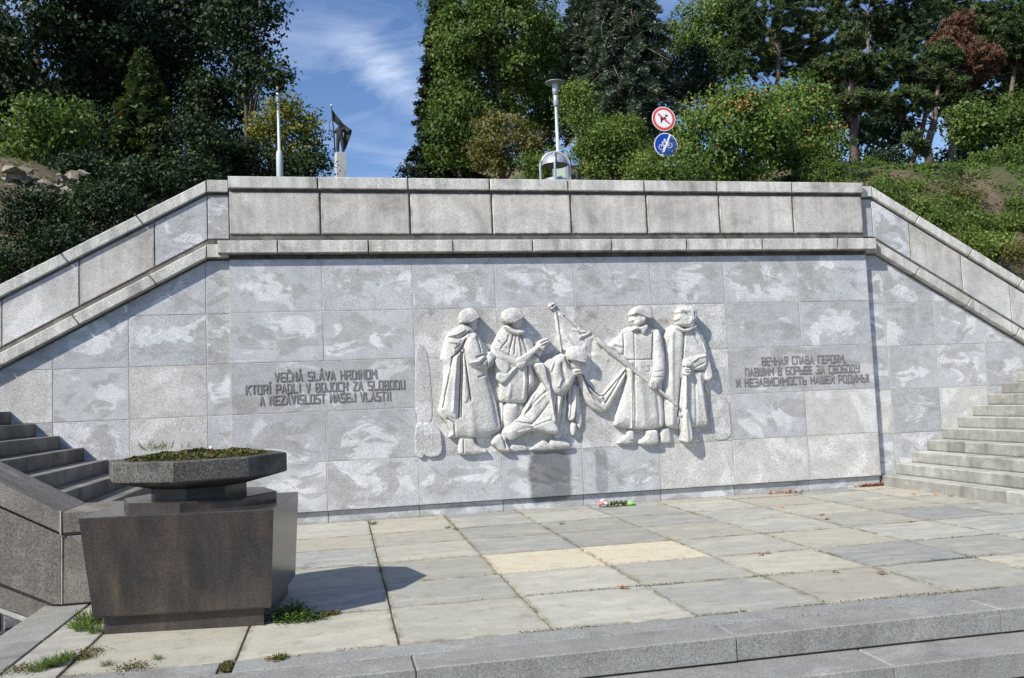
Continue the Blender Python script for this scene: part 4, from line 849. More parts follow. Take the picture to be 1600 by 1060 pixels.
def spruce(label, u, vtop, vbot, ru, Y, kind, group=None, top_off=0, droop=.35, dens=1.0, needle=.16):
    ct = at(u, vtop, Y); cb = at(u, vbot, Y); x, y = cb[0], cb[1]; gz = float(H(x, y)); ztop = ct[2]; zb = cb[2]
    root = thing('spruce_tree', label, 'spruce tree', (x, y, gz), group); R0 = px2m(Y, ru); hgt = ztop - gz
    parts = [tube([(0, 0, -.1), (0, 0, hgt * .5), (0, 0, hgt)], [.05 + R0 * .07, .03 + R0 * .045, .01], 8)]
    C_, D_, T_, TG = [], [], [], []
    z = zb - gz
    while z < hgt - .05:
        t = (z - (zb - gz)) / (ztop - zb); rr = R0 * (1 - t) ** .8 + .06; nb = 7 if rr > .5 else 5; ph = RNG.uniform(0, 6)
        for b in range(nb):
            a = ph + 2 * PI * b / nb + RNG.normal(0, .15); L = rr * RNG.uniform(.75, 1.12); m_ = 10
            s = np.linspace(.08, 1, m_); px = np.cos(a) * L * s; py = np.sin(a) * L * s; pz = z + .10 * L * s - droop * L * s ** 2 * .8 + .12 * L * s ** 6 + RNG.normal(0, .02)
            line_ = np.stack([px, py, pz], 1); parts.append(tube([line_[0], line_[5], line_[-1]], [.018, .010, .004], 4, False))
            k = int(26 * L * dens) + 5; si = RNG.uniform(.15, 1.0, k) ** .8; cen = np.stack([np.interp(si, s, px), np.interp(si, s, py), np.interp(si, s, pz)], 1)
            side = np.array([-np.sin(a), np.cos(a), 0]); off = RNG.uniform(-1, 1, k) * (1.05 - si) * L * .42
            twc = cen + side * off[:, None]; twc[:, 2] -= np.abs(off) * .25 + RNG.uniform(0, .1, k)
            q = 7; tw = np.repeat(twc, q, 0) + RNG.normal(0, .055, (k * q, 3)) * np.array([1, 1, .8]); outd = np.array([np.cos(a), np.sin(a), -.1])
            C_.append(tw); TG.append(np.repeat((outd + side * np.sign(off)[:, None] * .8), q, 0) + RNG.normal(0, .35, (k * q, 3))); T_.append(np.repeat(RNG.normal(.45, .16, k), q) + RNG.normal(0, .1, k * q) + np.repeat((si > .9) * .25, q)); D_.append(RNG.normal(0, .5, (k * q, 3)) + np.array([0, 0, 1]))
        z += max(.13, .17 * (1 - t) * 2.0 * R0 / 2)
    P = np.concatenate(C_); BUDGET[0] += len(P)
    quads('crown', P, np.concatenate(D_), needle * RNG.uniform(.7, 1.3, len(P)), .32, np.concatenate(T_), LF[kind], root, np.concatenate(TG))
    v, f = join(*parts); obj('trunk', mesh('trunk', v, f, MAT['bark'], True), root)
    if kind == 'blue':
        tw_ = []
        for _ in range(60):
            z = RNG.uniform(zb - gz, hgt * .8); rr = R0 * max(.3, 1 - (z - zb + gz) / (ztop - zb)) ** .8; a = RNG.uniform(-2.6, -.5); s0 = np.array([math.cos(a) * rr * .75, math.sin(a) * rr * .75, z]); d = RNG.normal(0, .3, 3); e = s0 + np.array([math.cos(a) * .35, math.sin(a) * .35, -.25]) + d; tw_.append(tube([s0, (s0 + e) / 2 + RNG.normal(0, .05, 3), e], [.012, .008, .004], 4, False))
        v, f = join(*tw_); tag(obj('dead_twigs', mesh('dead_twigs', v, f, MAT['pine_bark']), root), None, None, None, 'stuff')
    return root
def pine(label, ub, vb, crown, Y, kind='pine', group=None, tr=.11, tufts=260, lean=.3, kinds=None, dead=0):
    """crown: list of (u,v,ru,rv) lobes"""
    b = at(ub, vb, Y); gz = float(H(b[0], b[1])); root = thing('pine_tree', label, 'pine tree', (b[0], b[1], gz), group)
    o = np.array([b[0], b[1], gz]); cs = [(at(u, v, Y + RNG.uniform(-.7, .7)) - o, px2m(Y, ru), px2m(Y, rv)) for u, v, ru, rv in crown]
    top = max((c for c, _, _ in cs), key=lambda c: c[2]); pts = [np.array([0, 0, -.15])]
    for t in (.2, .4, .6, .8, 1): p = top * t * np.array([1, 1, 1]); p[:2] += RNG.normal(0, lean * .25, 2); pts.append(p)
    parts = [tube(pts, [tr * 1.2, tr, tr * .85, tr * .65, tr * .4, tr * .15], 9)]
    P, N_, T, G = [], [], [], []; tot = sum(a * c for _, a, c in cs)
    for c, a, h in cs:
        m_ = max(10, int(1.7 * tufts * a * h / tot)); zz_ = [abs(q[2] - (c[2] - h * .7)) for q in pts[1:]]; s = pts[1 + int(np.argmin(zz_))]; 
        for _ in range(max(2, m_ // 16)):
            d = unit(1)[0]; e = c + d * np.array([a, a * .8, h]) * .8; mid = (s + e) / 2 + RNG.normal(0, .12, 3); mid[2] -= .1; parts.append(tube([s, mid, e], [tr * .22, tr * .13, .008], 5, False))
        d = unit(m_); tc_ = c + d * np.array([a, a * .8, h]) * RNG.uniform(.25, 1, (m_, 1)) ** .5
        q = 60; nd = unit(m_ * q); nd[:, 2] = nd[:, 2] * .7 + .25; L = .16
        P.append(np.repeat(tc_, q, 0) + nd * L * .62); G.append(nd); T.append(np.repeat(RNG.normal(.45, .17, m_), q) + RNG.normal(0, .1, m_ * q)); N_.append(RNG.normal(size=(m_ * q, 3)) + np.array([0, -.2, .6]))
    P = np.concatenate(P); BUDGET[0] += len(P)
    quads('crown', P, np.concatenate(N_), .21 * RNG.uniform(.7, 1.2, len(P)), .19, np.concatenate(T), LF[kind], root, np.concatenate(G))
    v, f = join(*parts); obj('trunk', mesh('trunk', v, f, MAT['pine_bark'], True), root); return root

G_ = 'trees and shrubs on the hillside'
# left: dark broad trees, spruce, shrubs
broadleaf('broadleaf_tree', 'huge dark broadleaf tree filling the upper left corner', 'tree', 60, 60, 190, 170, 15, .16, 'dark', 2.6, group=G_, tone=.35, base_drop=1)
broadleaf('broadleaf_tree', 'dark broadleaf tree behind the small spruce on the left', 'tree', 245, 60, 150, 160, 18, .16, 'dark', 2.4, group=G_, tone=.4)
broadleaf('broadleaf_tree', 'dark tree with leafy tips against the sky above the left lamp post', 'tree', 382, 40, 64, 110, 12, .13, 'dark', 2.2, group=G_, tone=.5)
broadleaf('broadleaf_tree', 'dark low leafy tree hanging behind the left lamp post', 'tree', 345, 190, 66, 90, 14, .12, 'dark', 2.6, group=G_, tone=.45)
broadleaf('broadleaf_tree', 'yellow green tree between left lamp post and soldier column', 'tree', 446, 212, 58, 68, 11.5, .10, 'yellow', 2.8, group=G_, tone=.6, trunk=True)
broadleaf('bush', 'dark green bush just left of the soldier column', 'bush', 478, 262, 42, 26, 11, .09, 'dark', 2.6, group=G_, tone=.6)
broadleaf('bush', 'small dark conifer tip right of the soldier column above the coping', 'bush', 642, 268, 16, 9, 14, .10, 'spruce', 2.6, group=G_, tone=.6, trunk=False)
broadleaf('tree_branch', 'leafy dark bough hiding the head of the left street lamp', 'branch', 428, 118, 34, 24, 7.4, .10, 'dark', 2.2, group=None, tone=.5, depth=.3, trunk=False)
spruce('small dark spruce with pointed top on the left hillside', 226, 76, 290, 62, 9.5, 'pine', G_, dens=1.3)
broadleaf('shrub', 'sunlit green shrub with thin stems above the stone outcrop', 'shrub', 78, 195, 62, 58, 8, .11, 'green', 1.7, group=G_, tone=.5)
for i, (u, v, ru, rv, Y, k, lb) in enumerate([(20, 235, 50, 40, 9, 'green', 'green bush at the far left edge above the outcrop'), (175, 225, 70, 55, 10, 'dark', 'dark bush left of the small spruce'), (150, 270, 60, 22, 7, 'dark', 'low dark bush right of the stone outcrop'),
        (300, 235, 70, 55, 9, 'dark', 'dark green bush right of the small spruce'), (400, 250, 60, 32, 9.5, 'dark', 'dark bush at the foot of the left lamp post'), (260, 285, 80, 30, 5.5, 'dark', 'dark shrub close behind the left end of the parapet'),
        (60, 345, 70, 45, 3.6, 'dark', 'dark shrub in the shade below the stone outcrop'), (170, 330, 70, 40, 3.4, 'dark', 'dark shrub behind the upper part of the left raked wall'), (20, 410, 60, 34, 2.6, 'dark', 'dark shrub behind the lowest part of the left raked wall'), (110, 375, 50, 28, 2.4, 'dark', 'small dark shrub against the left raked coping')]):
    broadleaf('bush', lb, 'bush', u, v, ru, rv, Y, .085 if Y > 5 else .06, k, 2.4, group=G_, tone=.45, tr=.03)
# centre
spruce('tall spruce showing its drooping brown tipped branches left of the big green tree', 702, -60, 300, 66, 19, 'spruce', G_, dens=1.3, droop=.6)
broadleaf('broadleaf_tree', 'tall full green tree in the centre right of the open sky', 'tree', 775, 70, 105, 160, 14.5, .115, 'green', 3.0, group=G_, tone=.5)
broadleaf('broadleaf_tree', 'lower green foliage of a maple beside the open sky', 'tree', 715, 205, 68, 85, 13, .11, 'green', 2.6, group=G_, tone=.38, tr=.1)
broadleaf('broadleaf_tree', 'green tree behind the round lamp head', 'tree', 855, 110, 60, 110, 17, .12, 'green', 2.6, group=G_, tone=.62)
broadleaf('shrub', 'olive brown shrub left of the litter bin', 'shrub', 790, 225, 66, 58, 9.5, .08, 'brownish', 2.4, group=G_, tone=.5)
broadleaf('shrub', 'low green shrub directly behind the litter bin', 'shrub', 850, 262, 50, 28, 8, .075, 'green', 2.6, group=G_, tone=.7)
spruce('old blue grey spruce with dense drooping boughs behind the signs', 985, -190, 215, 104, 12.5, 'blue', G_, dens=1.6, droop=.95, needle=.14)
spruce('second blue grey spruce hidden in the boughs of the first', 925, -120, 190, 60, 14, 'blue', G_, dens=1.2, droop=.7, needle=.15)
broadleaf('broadleaf_tree', 'slender light green young tree between lamp and blue spruce', 'tree', 905, 165, 36, 50, 10, .08, 'bright', 2.0, group=G_, tone=.5)
broadleaf('shrub', 'dense light green shrub between litter bin and signs', 'shrub', 955, 232, 74, 62, 7.6, .075, 'bright', 2.6, group=G_, tone=.36)
broadleaf('shrub', 'leafy shrub left of and below the two round signs', 'shrub', 1010, 258, 50, 40, 6.8, .075, 'green', 2.8, group=G_, tone=.7)
broadleaf('vine_shrub', 'large sprawling vine with orange tinted leaves right of the signs', 'shrub', 1150, 212, 108, 88, 7.6, .10, 'autumn', 3.2, group=G_, tone=.5, depth=1.1)
broadleaf('vine_shrub', 'vine shoulder climbing towards the pines with reddish tips', 'shrub', 1240, 195, 72, 92, 8.4, .10, 'autumn', 2.6, group=G_, tone=.56, depth=1.0)
broadleaf('shrub', 'green shoot bunch covering the right rim of the blue sign', 'shrub', 1076, 250, 24, 36, 5.75, .08, 'autumn', 2.4, group=G_, tone=.4, depth=.22, trunk=False)
broadleaf('shrub', 'leafy shrub hiding the foot of the sign post', 'shrub', 1030, 272, 60, 22, 5.3, .075, 'green', 2.6, group=G_, tone=.6, depth=.35, trunk=False)
# right
broadleaf('broadleaf_tree', 'pale green thin tree at the top behind the vine', 'tree', 1115, 60, 90, 95, 21, .14, 'green', 2.0, group=G_, tone=.7)
broadleaf('broadleaf_tree', 'dark tree in the gap between blue spruce and vine', 'tree', 1075, 120, 50, 62, 15, .12, 'dark', 2.2, group=G_, tone=.45)
pine('tall pale green pine at the top right of centre', 1205, 290, [(1190, 20, 60, 50), (1250, 60, 55, 45), (1170, 90, 50, 40), (1225, -40, 60, 50)], 17, tufts=330, group=G_)
pine('tall pine behind the dark pointed pine', 1330, 280, [(1340, 20, 70, 35), (1400, 40, 55, 40), (1300, 90, 40, 30), (1370, -40, 70, 45), (1440, 5, 50, 35)], 19, tufts=380, group=G_)
pine('dark green pine with pointed top and grey trunk', 1340, 272, [(1332, 60, 26, 30), (1325, 105, 45, 26), (1290, 110, 36, 20), (1365, 130, 36, 26), (1340, 160, 46, 18)], 12.5, tufts=240, group=G_, tr=.12)
pine('spreading dark pine whose trunk stands against the sky gap', 1455, 272, [(1395, 105, 44, 28), (1440, 120, 48, 34), (1480, 135, 40, 30), (1420, 158, 52, 20), (1470, 90, 40, 26)], 13, tufts=330, group=G_, tr=.13)
pine('half dead pine with rust brown needles', 1485, 268, [(1500, 50, 32, 42), (1530, 95, 42, 30), (1512, 125, 38, 18), (1470, 75, 24, 26)], 14, 'rust', G_, tufts=170, tr=.09)
pine('green pine at the right edge above the rust brown one', 1560, 280, [(1570, 60, 46, 46), (1540, 30, 36, 30), (1600, 110, 45, 45), (1590, 10, 40, 30)], 15.5, tufts=300, group=G_, tr=.11)
broadleaf('broadleaf_tree', 'bright maple leaved small tree left of the sky gap pines', 'tree', 1290, 235, 46, 40, 10.5, .10, 'green', 2.2, group=G_, tone=.65)
broadleaf('shrub', 'shaded shrub between the two grey pine trunks', 'shrub', 1392, 250, 42, 26, 12, .10, 'dark', 2.3, group=G_, tone=.6)
broadleaf('broadleaf_tree', 'dense round leaved tree right of the sky gap', 'tree', 1515, 195, 48, 48, 10.5, .11, 'green', 2.7, group=G_, tone=.55)
broadleaf('broadleaf_tree', 'green tree cut by the right edge of the picture', 'tree', 1592, 195, 48, 75, 10, .10, 'green', 2.6, group=G_, tone=.48)
broadleaf('shrub', 'dark green shrub under the tree at the right edge', 'shrub', 1560, 255, 56, 26, 8.8, .085, 'green', 2.5, group=G_, tone=.4)
for i, (u, v, ru, rv, Y, k, lb) in enumerate([(1418, 303, 42, 18, 5.6, 'bright', 'low green shrub at the top of the right bank'), (1470, 292, 34, 16, 6.6, 'green', 'small shrub below the sky gap on the bank'), (1495, 335, 44, 22, 5.0, 'green', 'shrub in the middle of the right bank'),
        (1560, 315, 44, 20, 6.0, 'green', 'dark green shrub on the bank near the right edge'), (1552, 385, 36, 20, 3.4, 'bright', 'bright shrub low on the bank beside the raked coping'), (1478, 358, 18, 14, 4.0, 'yellow', 'small orange yellow shrub on the right bank'), (1592, 345, 28, 20, 4.6, 'green', 'green shrub cut by the right edge on the bank'), (1380, 290, 24, 9, 5.2, 'green', 'flat green plants at the right end of the coping')]):
    broadleaf('shrub', lb, 'shrub', u, v, ru, rv, Y, .06, k, 2.6, group='low shrubs on the right bank', tone=.42, tr=.02, trunk=False)
pine('distant pine filling the top right sky between the tall pines', 1420, 285, [(1400, 60, 60, 40), (1450, 30, 50, 40), (1500, 10, 50, 30), (1520, 60, 50, 40)], 22, tufts=420, group=G_)
pine('distant pine closing the sky at the far right edge', 1600, 285, [(1560, 90, 50, 50), (1610, 40, 50, 50), (1570, 150, 50, 40), (1620, 140, 50, 50), (1500, 150, 30, 30)], 20, tufts=420, group=G_)
pine('distant pine behind the top of the vine', 1260, 285, [(1150, 40, 60, 50), (1230, 90, 60, 40), (1280, 20, 60, 40), (1310, 140, 40, 40)], 22, tufts=420, group=G_)
pine('spindly bare young tree on the right bank', 1432, 320, [(1428, 220, 14, 12), (1440, 235, 10, 10)], 7.0, 'pine', G_, tr=.03, tufts=8)
k_ = 0
WH = ['tangled green shrub %s', 'leafy low shrub %s', 'bright weedy shrub %s']
PL = ['just above the raked coping near its top', 'behind the flat end of the coping', 'second row up near the coping top', 'halfway down the raked coping', 'above the halfway point of the raked coping', 'close to the sky gap trunks', 'at the foot of the grey pine trunk', 'between the pine trunks and the coping', 'low beside the last visible coping joint', 'at the right edge above the coping', 'at the right edge in the middle of the bank', 'under the round leaved tree', 'left of the orange yellow shrub', 'right of the orange yellow shrub', 'at the top of the bank near the right edge', 'under the vine at the left end of the bank', 'in the middle of the bank beneath the sky gap', 'between two coping joints low down']
for (u, v, ru, rv, Y, kd), pl_ in zip([(1395, 312, 34, 16, 3.2, 'green'), (1340, 284, 40, 12, 6.5, 'dark'), (1440, 325, 36, 18, 4.4, 'bright'), (1470, 345, 34, 18, 3.0, 'green'), (1500, 312, 40, 18, 5.2, 'brownish'), (1500, 275, 44, 14, 8.0, 'green'), (1350, 262, 38, 18, 8.5, 'green'), (1400, 278, 44, 16, 7.6, 'green'), (1520, 378, 30, 16, 2.6, 'bright'), (1595, 395, 24, 18, 2.6, 'brownish'), (1585, 325, 30, 20, 5.0, 'green'), (1530, 272, 50, 18, 8.4, 'green'), (1455, 372, 0, 0, 2.6, 'green'), (1522, 345, 30, 18, 3.8, 'green'), (1590, 280, 40, 20, 7.6, 'green'), (1290, 275, 54, 20, 7.2, 'green'), (1450, 300, 38, 16, 5.8, 'green'), (1565, 355, 30, 18, 3.8, 'bright')], PL):
    if ru: broadleaf('shrub', WH[k_ % 3] % pl_, 'shrub', u, v, ru, rv, Y, .055, kd, 2.4, group='low shrubs on the right bank', tone=.45, tr=.02, trunk=False)
    k_ += 1
# background wood: far masses of trees behind each side
cs = []; 
for (u0, u1, v0, v1, Y0, n) in [(-260, 330, 40, 230, 27, 26), (1040, 1390, 120, 235, 30, 12), (1500, 1900, 30, 235, 28, 26), (690, 900, 60, 230, 27, 10)]:
    for _ in range(n):
        c = at(RNG.uniform(u0, u1), RNG.uniform(v0, v1), Y0 + RNG.uniform(0, 6)); cs.append((c, RNG.uniform(1.0, 1.9)))
for sx in (-1, 1):
    for _ in range(34):
        x = RNG.uniform(-42, -13) if sx < 0 else RNG.uniform(24, 54); y = RNG.uniform(9, 26); rr_ = RNG.uniform(1.3, 2.4); cs.append((np.array([x, y, float(H(x, y)) + RNG.uniform(.6, 5.0)]), rr_))
P, D, T = [], [], []
for c, r in cs:
    p, d, t = crown_pts(c, (r, r * .7, r), 7, .7, 12, 9, .22); P.append(p); D.append(d); T.append(t)
P = np.concatenate(P); D = np.concatenate(D); T = np.concatenate(T)
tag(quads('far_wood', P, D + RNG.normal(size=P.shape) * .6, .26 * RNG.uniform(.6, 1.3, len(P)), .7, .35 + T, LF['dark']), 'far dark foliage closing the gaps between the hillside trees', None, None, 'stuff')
MAT['rockm'] = granite('lichened yellow grey rock', (.12, .10, .075), (.22, .195, .15), (.34, .31, .26), .42, .58, 5, .3, bump=.9)
# ground cover on both banks
N0 = 60000; gx0 = np.concatenate([RNG.uniform(9.8, 22, N0), RNG.uniform(-9, -1, 9000)]); gy0 = RNG.uniform(.9, 13, len(gx0)); kk = vnoise(gx0, gy0, .9) + .5 * vnoise(gx0, gy0 + 50, .3) > -.6; gx0, gy0 = gx0[kk], gy0[kk]
P = np.stack([gx0, gy0, H(gx0, gy0) + np.abs(RNG.normal(0, .06, len(gx0)))], 1)
tag(quads('ground_cover', P, RNG.normal(0, .6, P.shape) + np.array([-.2, -.4, .7]), .085 * RNG.uniform(.5, 1.3, len(P)), .6, .4 + .2 * vnoise(gx0, gy0, .5) + RNG.normal(0, .2, len(P)), LF['green']), 'low weeds and ground cover over the earth banks', None, None, 'stuff')
# rubble outcrop at left
oc = thing('stone_outcrop', 'sunlit rough stone retaining outcrop on the left hillside', 'rocks', tuple(at(95, 282, 6)))
for i in range(46):
    u = RNG.uniform(0, 135); v = 262 + abs(RNG.normal(0, 1)) * 12 + RNG.uniform(0, 34) - 8 * math.exp(-((u - 95) / 25) ** 2) * 0
    p = at(u, v, 5.6 + RNG.uniform(-.25, .25)) - np.array(oc.location); r = RNG.uniform(.06, .17)
    vv = unit(10) * np.array([1.4, .8, .8]) * r
    import bmesh
    bm = bmesh.new(); [bm.verts.new(tuple(q + p)) for q in vv]; bmesh.ops.convex_hull(bm, input=bm.verts); me = bpy.data.meshes.new('rock'); bm.to_mesh(me); bm.free(); me.materials.append(MAT['rockm']); obj('rock', me, oc)

# ------------------------------------------------------------------ lamps, bin, signs, monument
def lamp(label, utop, vtop, Y, rdisc, grp):
    p = at(utop, vtop, Y); g = float(H(p[0], Y)); h = p[2] - g; t = thing('street_lamp', label, 'street lamp', (p[0], Y, g), grp)
    hb = at(utop, 237, Y)[2] - g; v, f = lathe([(.074, -.1), (.074, hb - .08), (.06, hb), (.036, hb + .03), (.031, h - .52), (.034, h - .50)], 20); obj('pole', mesh('pole', v, f, MAT['white_steel'], True), t)
    v, f = lathe([(.043, h - .52), (.056, h - .50), (.052, h - .40), (.052, h - .30), (.045, h - .29)], 20); obj('collar', mesh('collar', v, f, MAT['steel'], True), t)
    v, f = lathe([(.055, h - .29), (.066, h - .04), (.06, h - .035)], 20); obj('lamp_glass', mesh('lamp_glass', v, f, MAT['glass'], True), t)
    v, f = lathe([(rdisc * .3, h - .04), (rdisc, h - .03), (rdisc, h - .022), (rdisc * .6, h - .005), (.02, h + .02)], 32); obj('lamp_shade', mesh('lamp_shade', v, f, MAT['steel'], False), t)
    return t
lamp('grey street lamp with round disc head standing behind the litter bin', 867, 128, 5.0, .205, 'street lamps behind the parapet')
lamp('pale street lamp half hidden by dark leaves at the left', 434, 126, 8.0, .20, 'street lamps behind the parapet')
# litter bin
b = at(867, 258, 3.0); g = float(H(b[0], 3.0)) - .02; zt = at(865, 238, 3.0)[2] - g; R = .262
lb = thing('litter_bin', 'grey domed litter bin with curved frame behind the parapet', 'litter bin', (b[0], 3.0, g))
for k in range(4):
    a = k * PI / 2 + R_(75); pts = [(R * math.cos(a), R * math.sin(a), 0), (R * math.cos(a), R * math.sin(a), zt - R)]
    for s in range(1, 10): th = s / 9 * PI / 2; pts.append((R * math.cos(th) * math.cos(a), R * math.cos(th) * math.sin(a), zt - R + R * math.sin(th)))
    v, f = tube(pts, .022, 8); obj('frame', mesh('frame', v, f, MAT['steel'], True), lb)
pr_ = [(R - .03, zt - R + .02)] + [((R - .03) * math.cos(th), zt - R + .02 + (R - .05) * math.sin(th)) for th in np.linspace(.15, PI / 2 - .05, 8)]
v, f = lathe(pr_, 28); f = f[:-2] + [f[-1]]; obj('dome', mesh('dome', v, f, MAT['steel'], True), lb)
v, f = lathe([(R - .04, zt - R + .025), (.02, zt - R + .06)], 28); obj('dome_lining', mesh('dome_lining', v, f, MAT['dark_steel']), lb)
v, f = lathe([(.17, .05), (.20, .5), (.20, zt - R - .235), (.18, zt - R - .225), (.05, zt - R - .26)], 28); obj('bucket', mesh('bucket', v, f, MAT['steel'], True), lb)
# small information board edge behind the bin
q0 = at(884, 238, 3.6); gi = float(H(q0[0], 3.6)); ib = thing('notice_board', 'narrow notice board in a grey frame just right of the litter bin', 'notice board', (q0[0], 3.6, gi)); hh = q0[2] - gi
boxm('post', (-.02, -.02, 0), (.03, .03, hh), MAT['steel'], ib); boxm('post', (-.15, .43, 0), (-.12, .46, hh * .96), MAT['steel'], ib)
V = [(-.13, .43, hh * .60), (-.02, .02, hh * .60), (-.02, .02, hh * .97), (-.13, .43, hh * .86), (-.12, .44, hh * .60), (-.01, .03, hh * .60), (-.01, .03, hh * .97), (-.12, .44, hh * .86)]
obj('panel', mesh('panel', V, [(0, 1, 2, 3), (7, 6, 5, 4), (0, 4, 5, 1), (3, 2, 6, 7), (0, 3, 7, 4), (1, 5, 6, 2)], MAT['board']), ib)
V2 = []
for s in range(1): a = .45; V2 += [(-.125 - .006, .40, hh * .64), (-.06 - .006, .16, hh * .64), (-.06 - .006, .16, hh * .76), (-.125 - .006, .40, hh * .76)]
obj('printed_mark', mesh('printed_mark', V2, [(0, 1, 2, 3)], MAT['green']), ib)
# signs
SG = 'traffic signs on the same post'
sp_ = at(1037, 186, 6.0); g = float(H(sp_[0], 6.05)); po = thing('sign_post', 'grey sign post mostly hidden in the shrub', 'post', (sp_[0] + .03, 6.08, g)); v, f = tube([(0, 0, -.1), (0, 0, sp_[2] + .12 - g)], .03, 10); obj('pole', mesh('pole', v, f, MAT['steel'], True), po)
def disc(nm, r, y, mat, parent, n=40, th=.004, r_in=0):
    V = []; 
    for yy in (y, y + th):
        for k in range(n): a = 2 * PI * k / n; V.append((r * math.cos(a), yy, r * math.sin(a)))
    F = [tuple(range(n)), tuple(n + i for i in range(n))[::-1]] + [(i, (i + 1) % n, n + (i + 1) % n, n + i) for i in range(n)]
    return obj(nm, mesh(nm, V, F, mat), parent)
def flat(nm, polys, y, mat, parent, th=.003):
    V = []; F = []
    for p in polys:
        o = len(V); n = len(p)
        for yy in (y, y + th): V += [(a, yy, b) for a, b in p]
        F += [tuple(o + i for i in range(n)), tuple(o + n + i for i in range(n))[::-1]] + [(o + i, o + (i + 1) % n, o + n + (i + 1) % n, o + n + i) for i in range(n)]
    return obj(nm, mesh(nm, V, F, mat), parent)
def bar(a, b, t):
    a = np.array(a, float); b = np.array(b, float); d = (b - a) / np.linalg.norm(b - a); n = np.array([-d[1], d[0]]) * t; return [tuple(a - n), tuple(b - n), tuple(b + n), tuple(a + n)]
def ringp(cx, cz, r, t, n=16): return [bar((cx + r * math.cos(2 * PI * k / n), cz + r * math.sin(2 * PI * k / n)), (cx + r * math.cos(2 * PI * (k + 1) / n), cz + r * math.sin(2 * PI * (k + 1) / n)), t) for k in range(n)]
RS = .272
sg = thing('traffic_sign', 'round red and white no dogs sign, the upper of two', 'traffic sign', tuple(at(1037, 186, 5.98)), SG)
disc('rim', RS, 0, MAT['white'], sg); disc('red_ring', RS * .94, -.003, MAT['red'], sg); disc('white_field', RS * .74, -.006, MAT['white'], sg)
u = RS / 10
dog = [[(-3.4, .9), (-2.9, .2), (-2.6, -.8), (-2.9, -3.4), (-2.1, -3.6), (-1.8, -2.2), (-.6, -1.0), (.9, -1.2), (1.5, -2.6), (2.2, -2.6), (2.1, -1.2), (2.0, .6), (1.3, 1.6), (.4, 1.5), (-1.4, .9), (-2.4, .8), (-3.0, 1.4)], [(1.0, 2.3), (2.0, 3.7), (2.5, 3.2), (3.5, 3.0), (3.7, 2.3), (2.6, 1.9), (1.7, 1.7)]]
flat('dog_figure', [[(a * u, c * u) for a, c in p] for p in dog], -.009, MAT['black'], sg); flat('red_bar', [bar((-4.9 * u, 4.1 * u), (4.9 * u, -4.1 * u), .62 * u)], -.012, MAT['red'], sg)
s2_ = thing('traffic_sign', 'round blue end of cycle path sign, the lower of two, partly behind leaves', 'traffic sign', tuple(at(1040.5, 227, 5.98)), SG)
disc('rim', RS, 0, MAT['white'], s2_); disc('blue_field', RS * .94, -.003, MAT['blue'], s2_)
bike = ringp(-4.0 * u, -1.8 * u, 2.1 * u, .22 * u) + ringp(3.2 * u, -.2 * u, 2.1 * u, .22 * u)
bike += [bar((a * u, b_ * u), (c * u, d * u), .25 * u) for a, b_, c, d in [(-4.0, -1.8, -2.9, 2.0), (-2.9, 2.0, .9, 1.9), (-2.9, 1.2, -.6, -1.2), (-.6, -1.2, .9, 1.9), (-.6, -1.2, 3.2, -.2), (.9, 1.9, 3.2, -.2), (-3.4, 2.2, -2.2, 2.4)]] + [[(-2.8 * u, 2.6 * u), (-1.0 * u, 3.0 * u), (1.2 * u, 2.1 * u), (1.0 * u, 2.7 * u), (-.8 * u, 3.7 * u), (-2.5 * u, 3.2 * u)]] + [[(-.9 * u + .8 * u * math.cos(t), 4.4 * u + .8 * u * math.sin(t)) for t in np.linspace(0, 2 * PI, 12, endpoint=False)]]
flat('bicycle_mark', bike, -.007, MAT['white'], s2_); flat('white_bar', [bar((-3.7 * u, -8.4 * u), (3.9 * u, 8.4 * u), .75 * u)], -.010, MAT['white'], s2_)
# monument
MY = 188.0; mb = at(531.5, 240, MY); g = float(H(mb[0], MY)); mon = thing('monument_column', 'distant stone column against the sky carrying the bronze soldier', 'column', (mb[0], MY, g)); hz = mb[2] - g
v, f = join(lathe([(1.95, 0), (1.5, hz - .1), (1.45, hz)], 4, ph=PI / 4 + .22)); obj('shaft', mesh('shaft', v, f, MAT['pylon']), mon)
st = thing('soldier_statue', 'bronze statue of a soldier raising a flag on the distant column', 'statue', (mb[0], MY, mb[2]))
def skinned(name, verts, edges, rad, parent, mat, sub=2):
    me = bpy.data.meshes.new(name); me.from_pydata(verts, edges, []); o = bpy.data.objects.new(name, me); C.objects.link(o)
    mo = o.modifiers.new('skin', 'SKIN'); 
    for i, r in enumerate(rad): me.skin_vertices[0].data[i].radius = (r, r)
    me.skin_vertices[0].data[0].use_root = True; mo.use_smooth_shade = True
    ss = o.modifiers.new('sub', 'SUBSURF'); ss.levels = sub; ss.render_levels = sub
    dg = bpy.context.evaluated_depsgraph_get(); m2 = bpy.data.meshes.new_from_object(o.evaluated_get(dg)); m2.materials.clear(); m2.materials.append(mat); bpy.data.objects.remove(o); me2 = m2
    return obj(name, me2, parent)
vv = [(0, 0, 3.7), (0, 0, 4.6), (0, -.05, 5.5), (0, 0, 6.15), (.02, -.1, 6.75), (-.35, 0, 3.5), (-.5, -.2, 1.9), (-.55, 0, .2), (.42, 0, 3.4), (.62, -.3, 1.9), (.75, -.2, .2), (-.75, 0, 5.5), (-1.15, -.2, 4.6), (-.95, -.5, 5.2), (.8, 0, 5.5), (1.7, 0, 5.1), (2.6, -.1, 5.7), (-.6, -.6, .1), (.9, -.9, .1)]
ee = [(0, 1), (1, 2), (2, 3), (3, 4), (0, 5), (5, 6), (6, 7), (0, 8), (8, 9), (9, 10), (2, 11), (11, 12), (12, 13), (2, 14), (14, 15), (15, 16), (7, 17), (10, 18)]
rr = [.78, .66, .80, .28, .46, .56, .42, .30, .56, .42, .30, .3, .22, .18, .3, .22, .18, .2, .2]
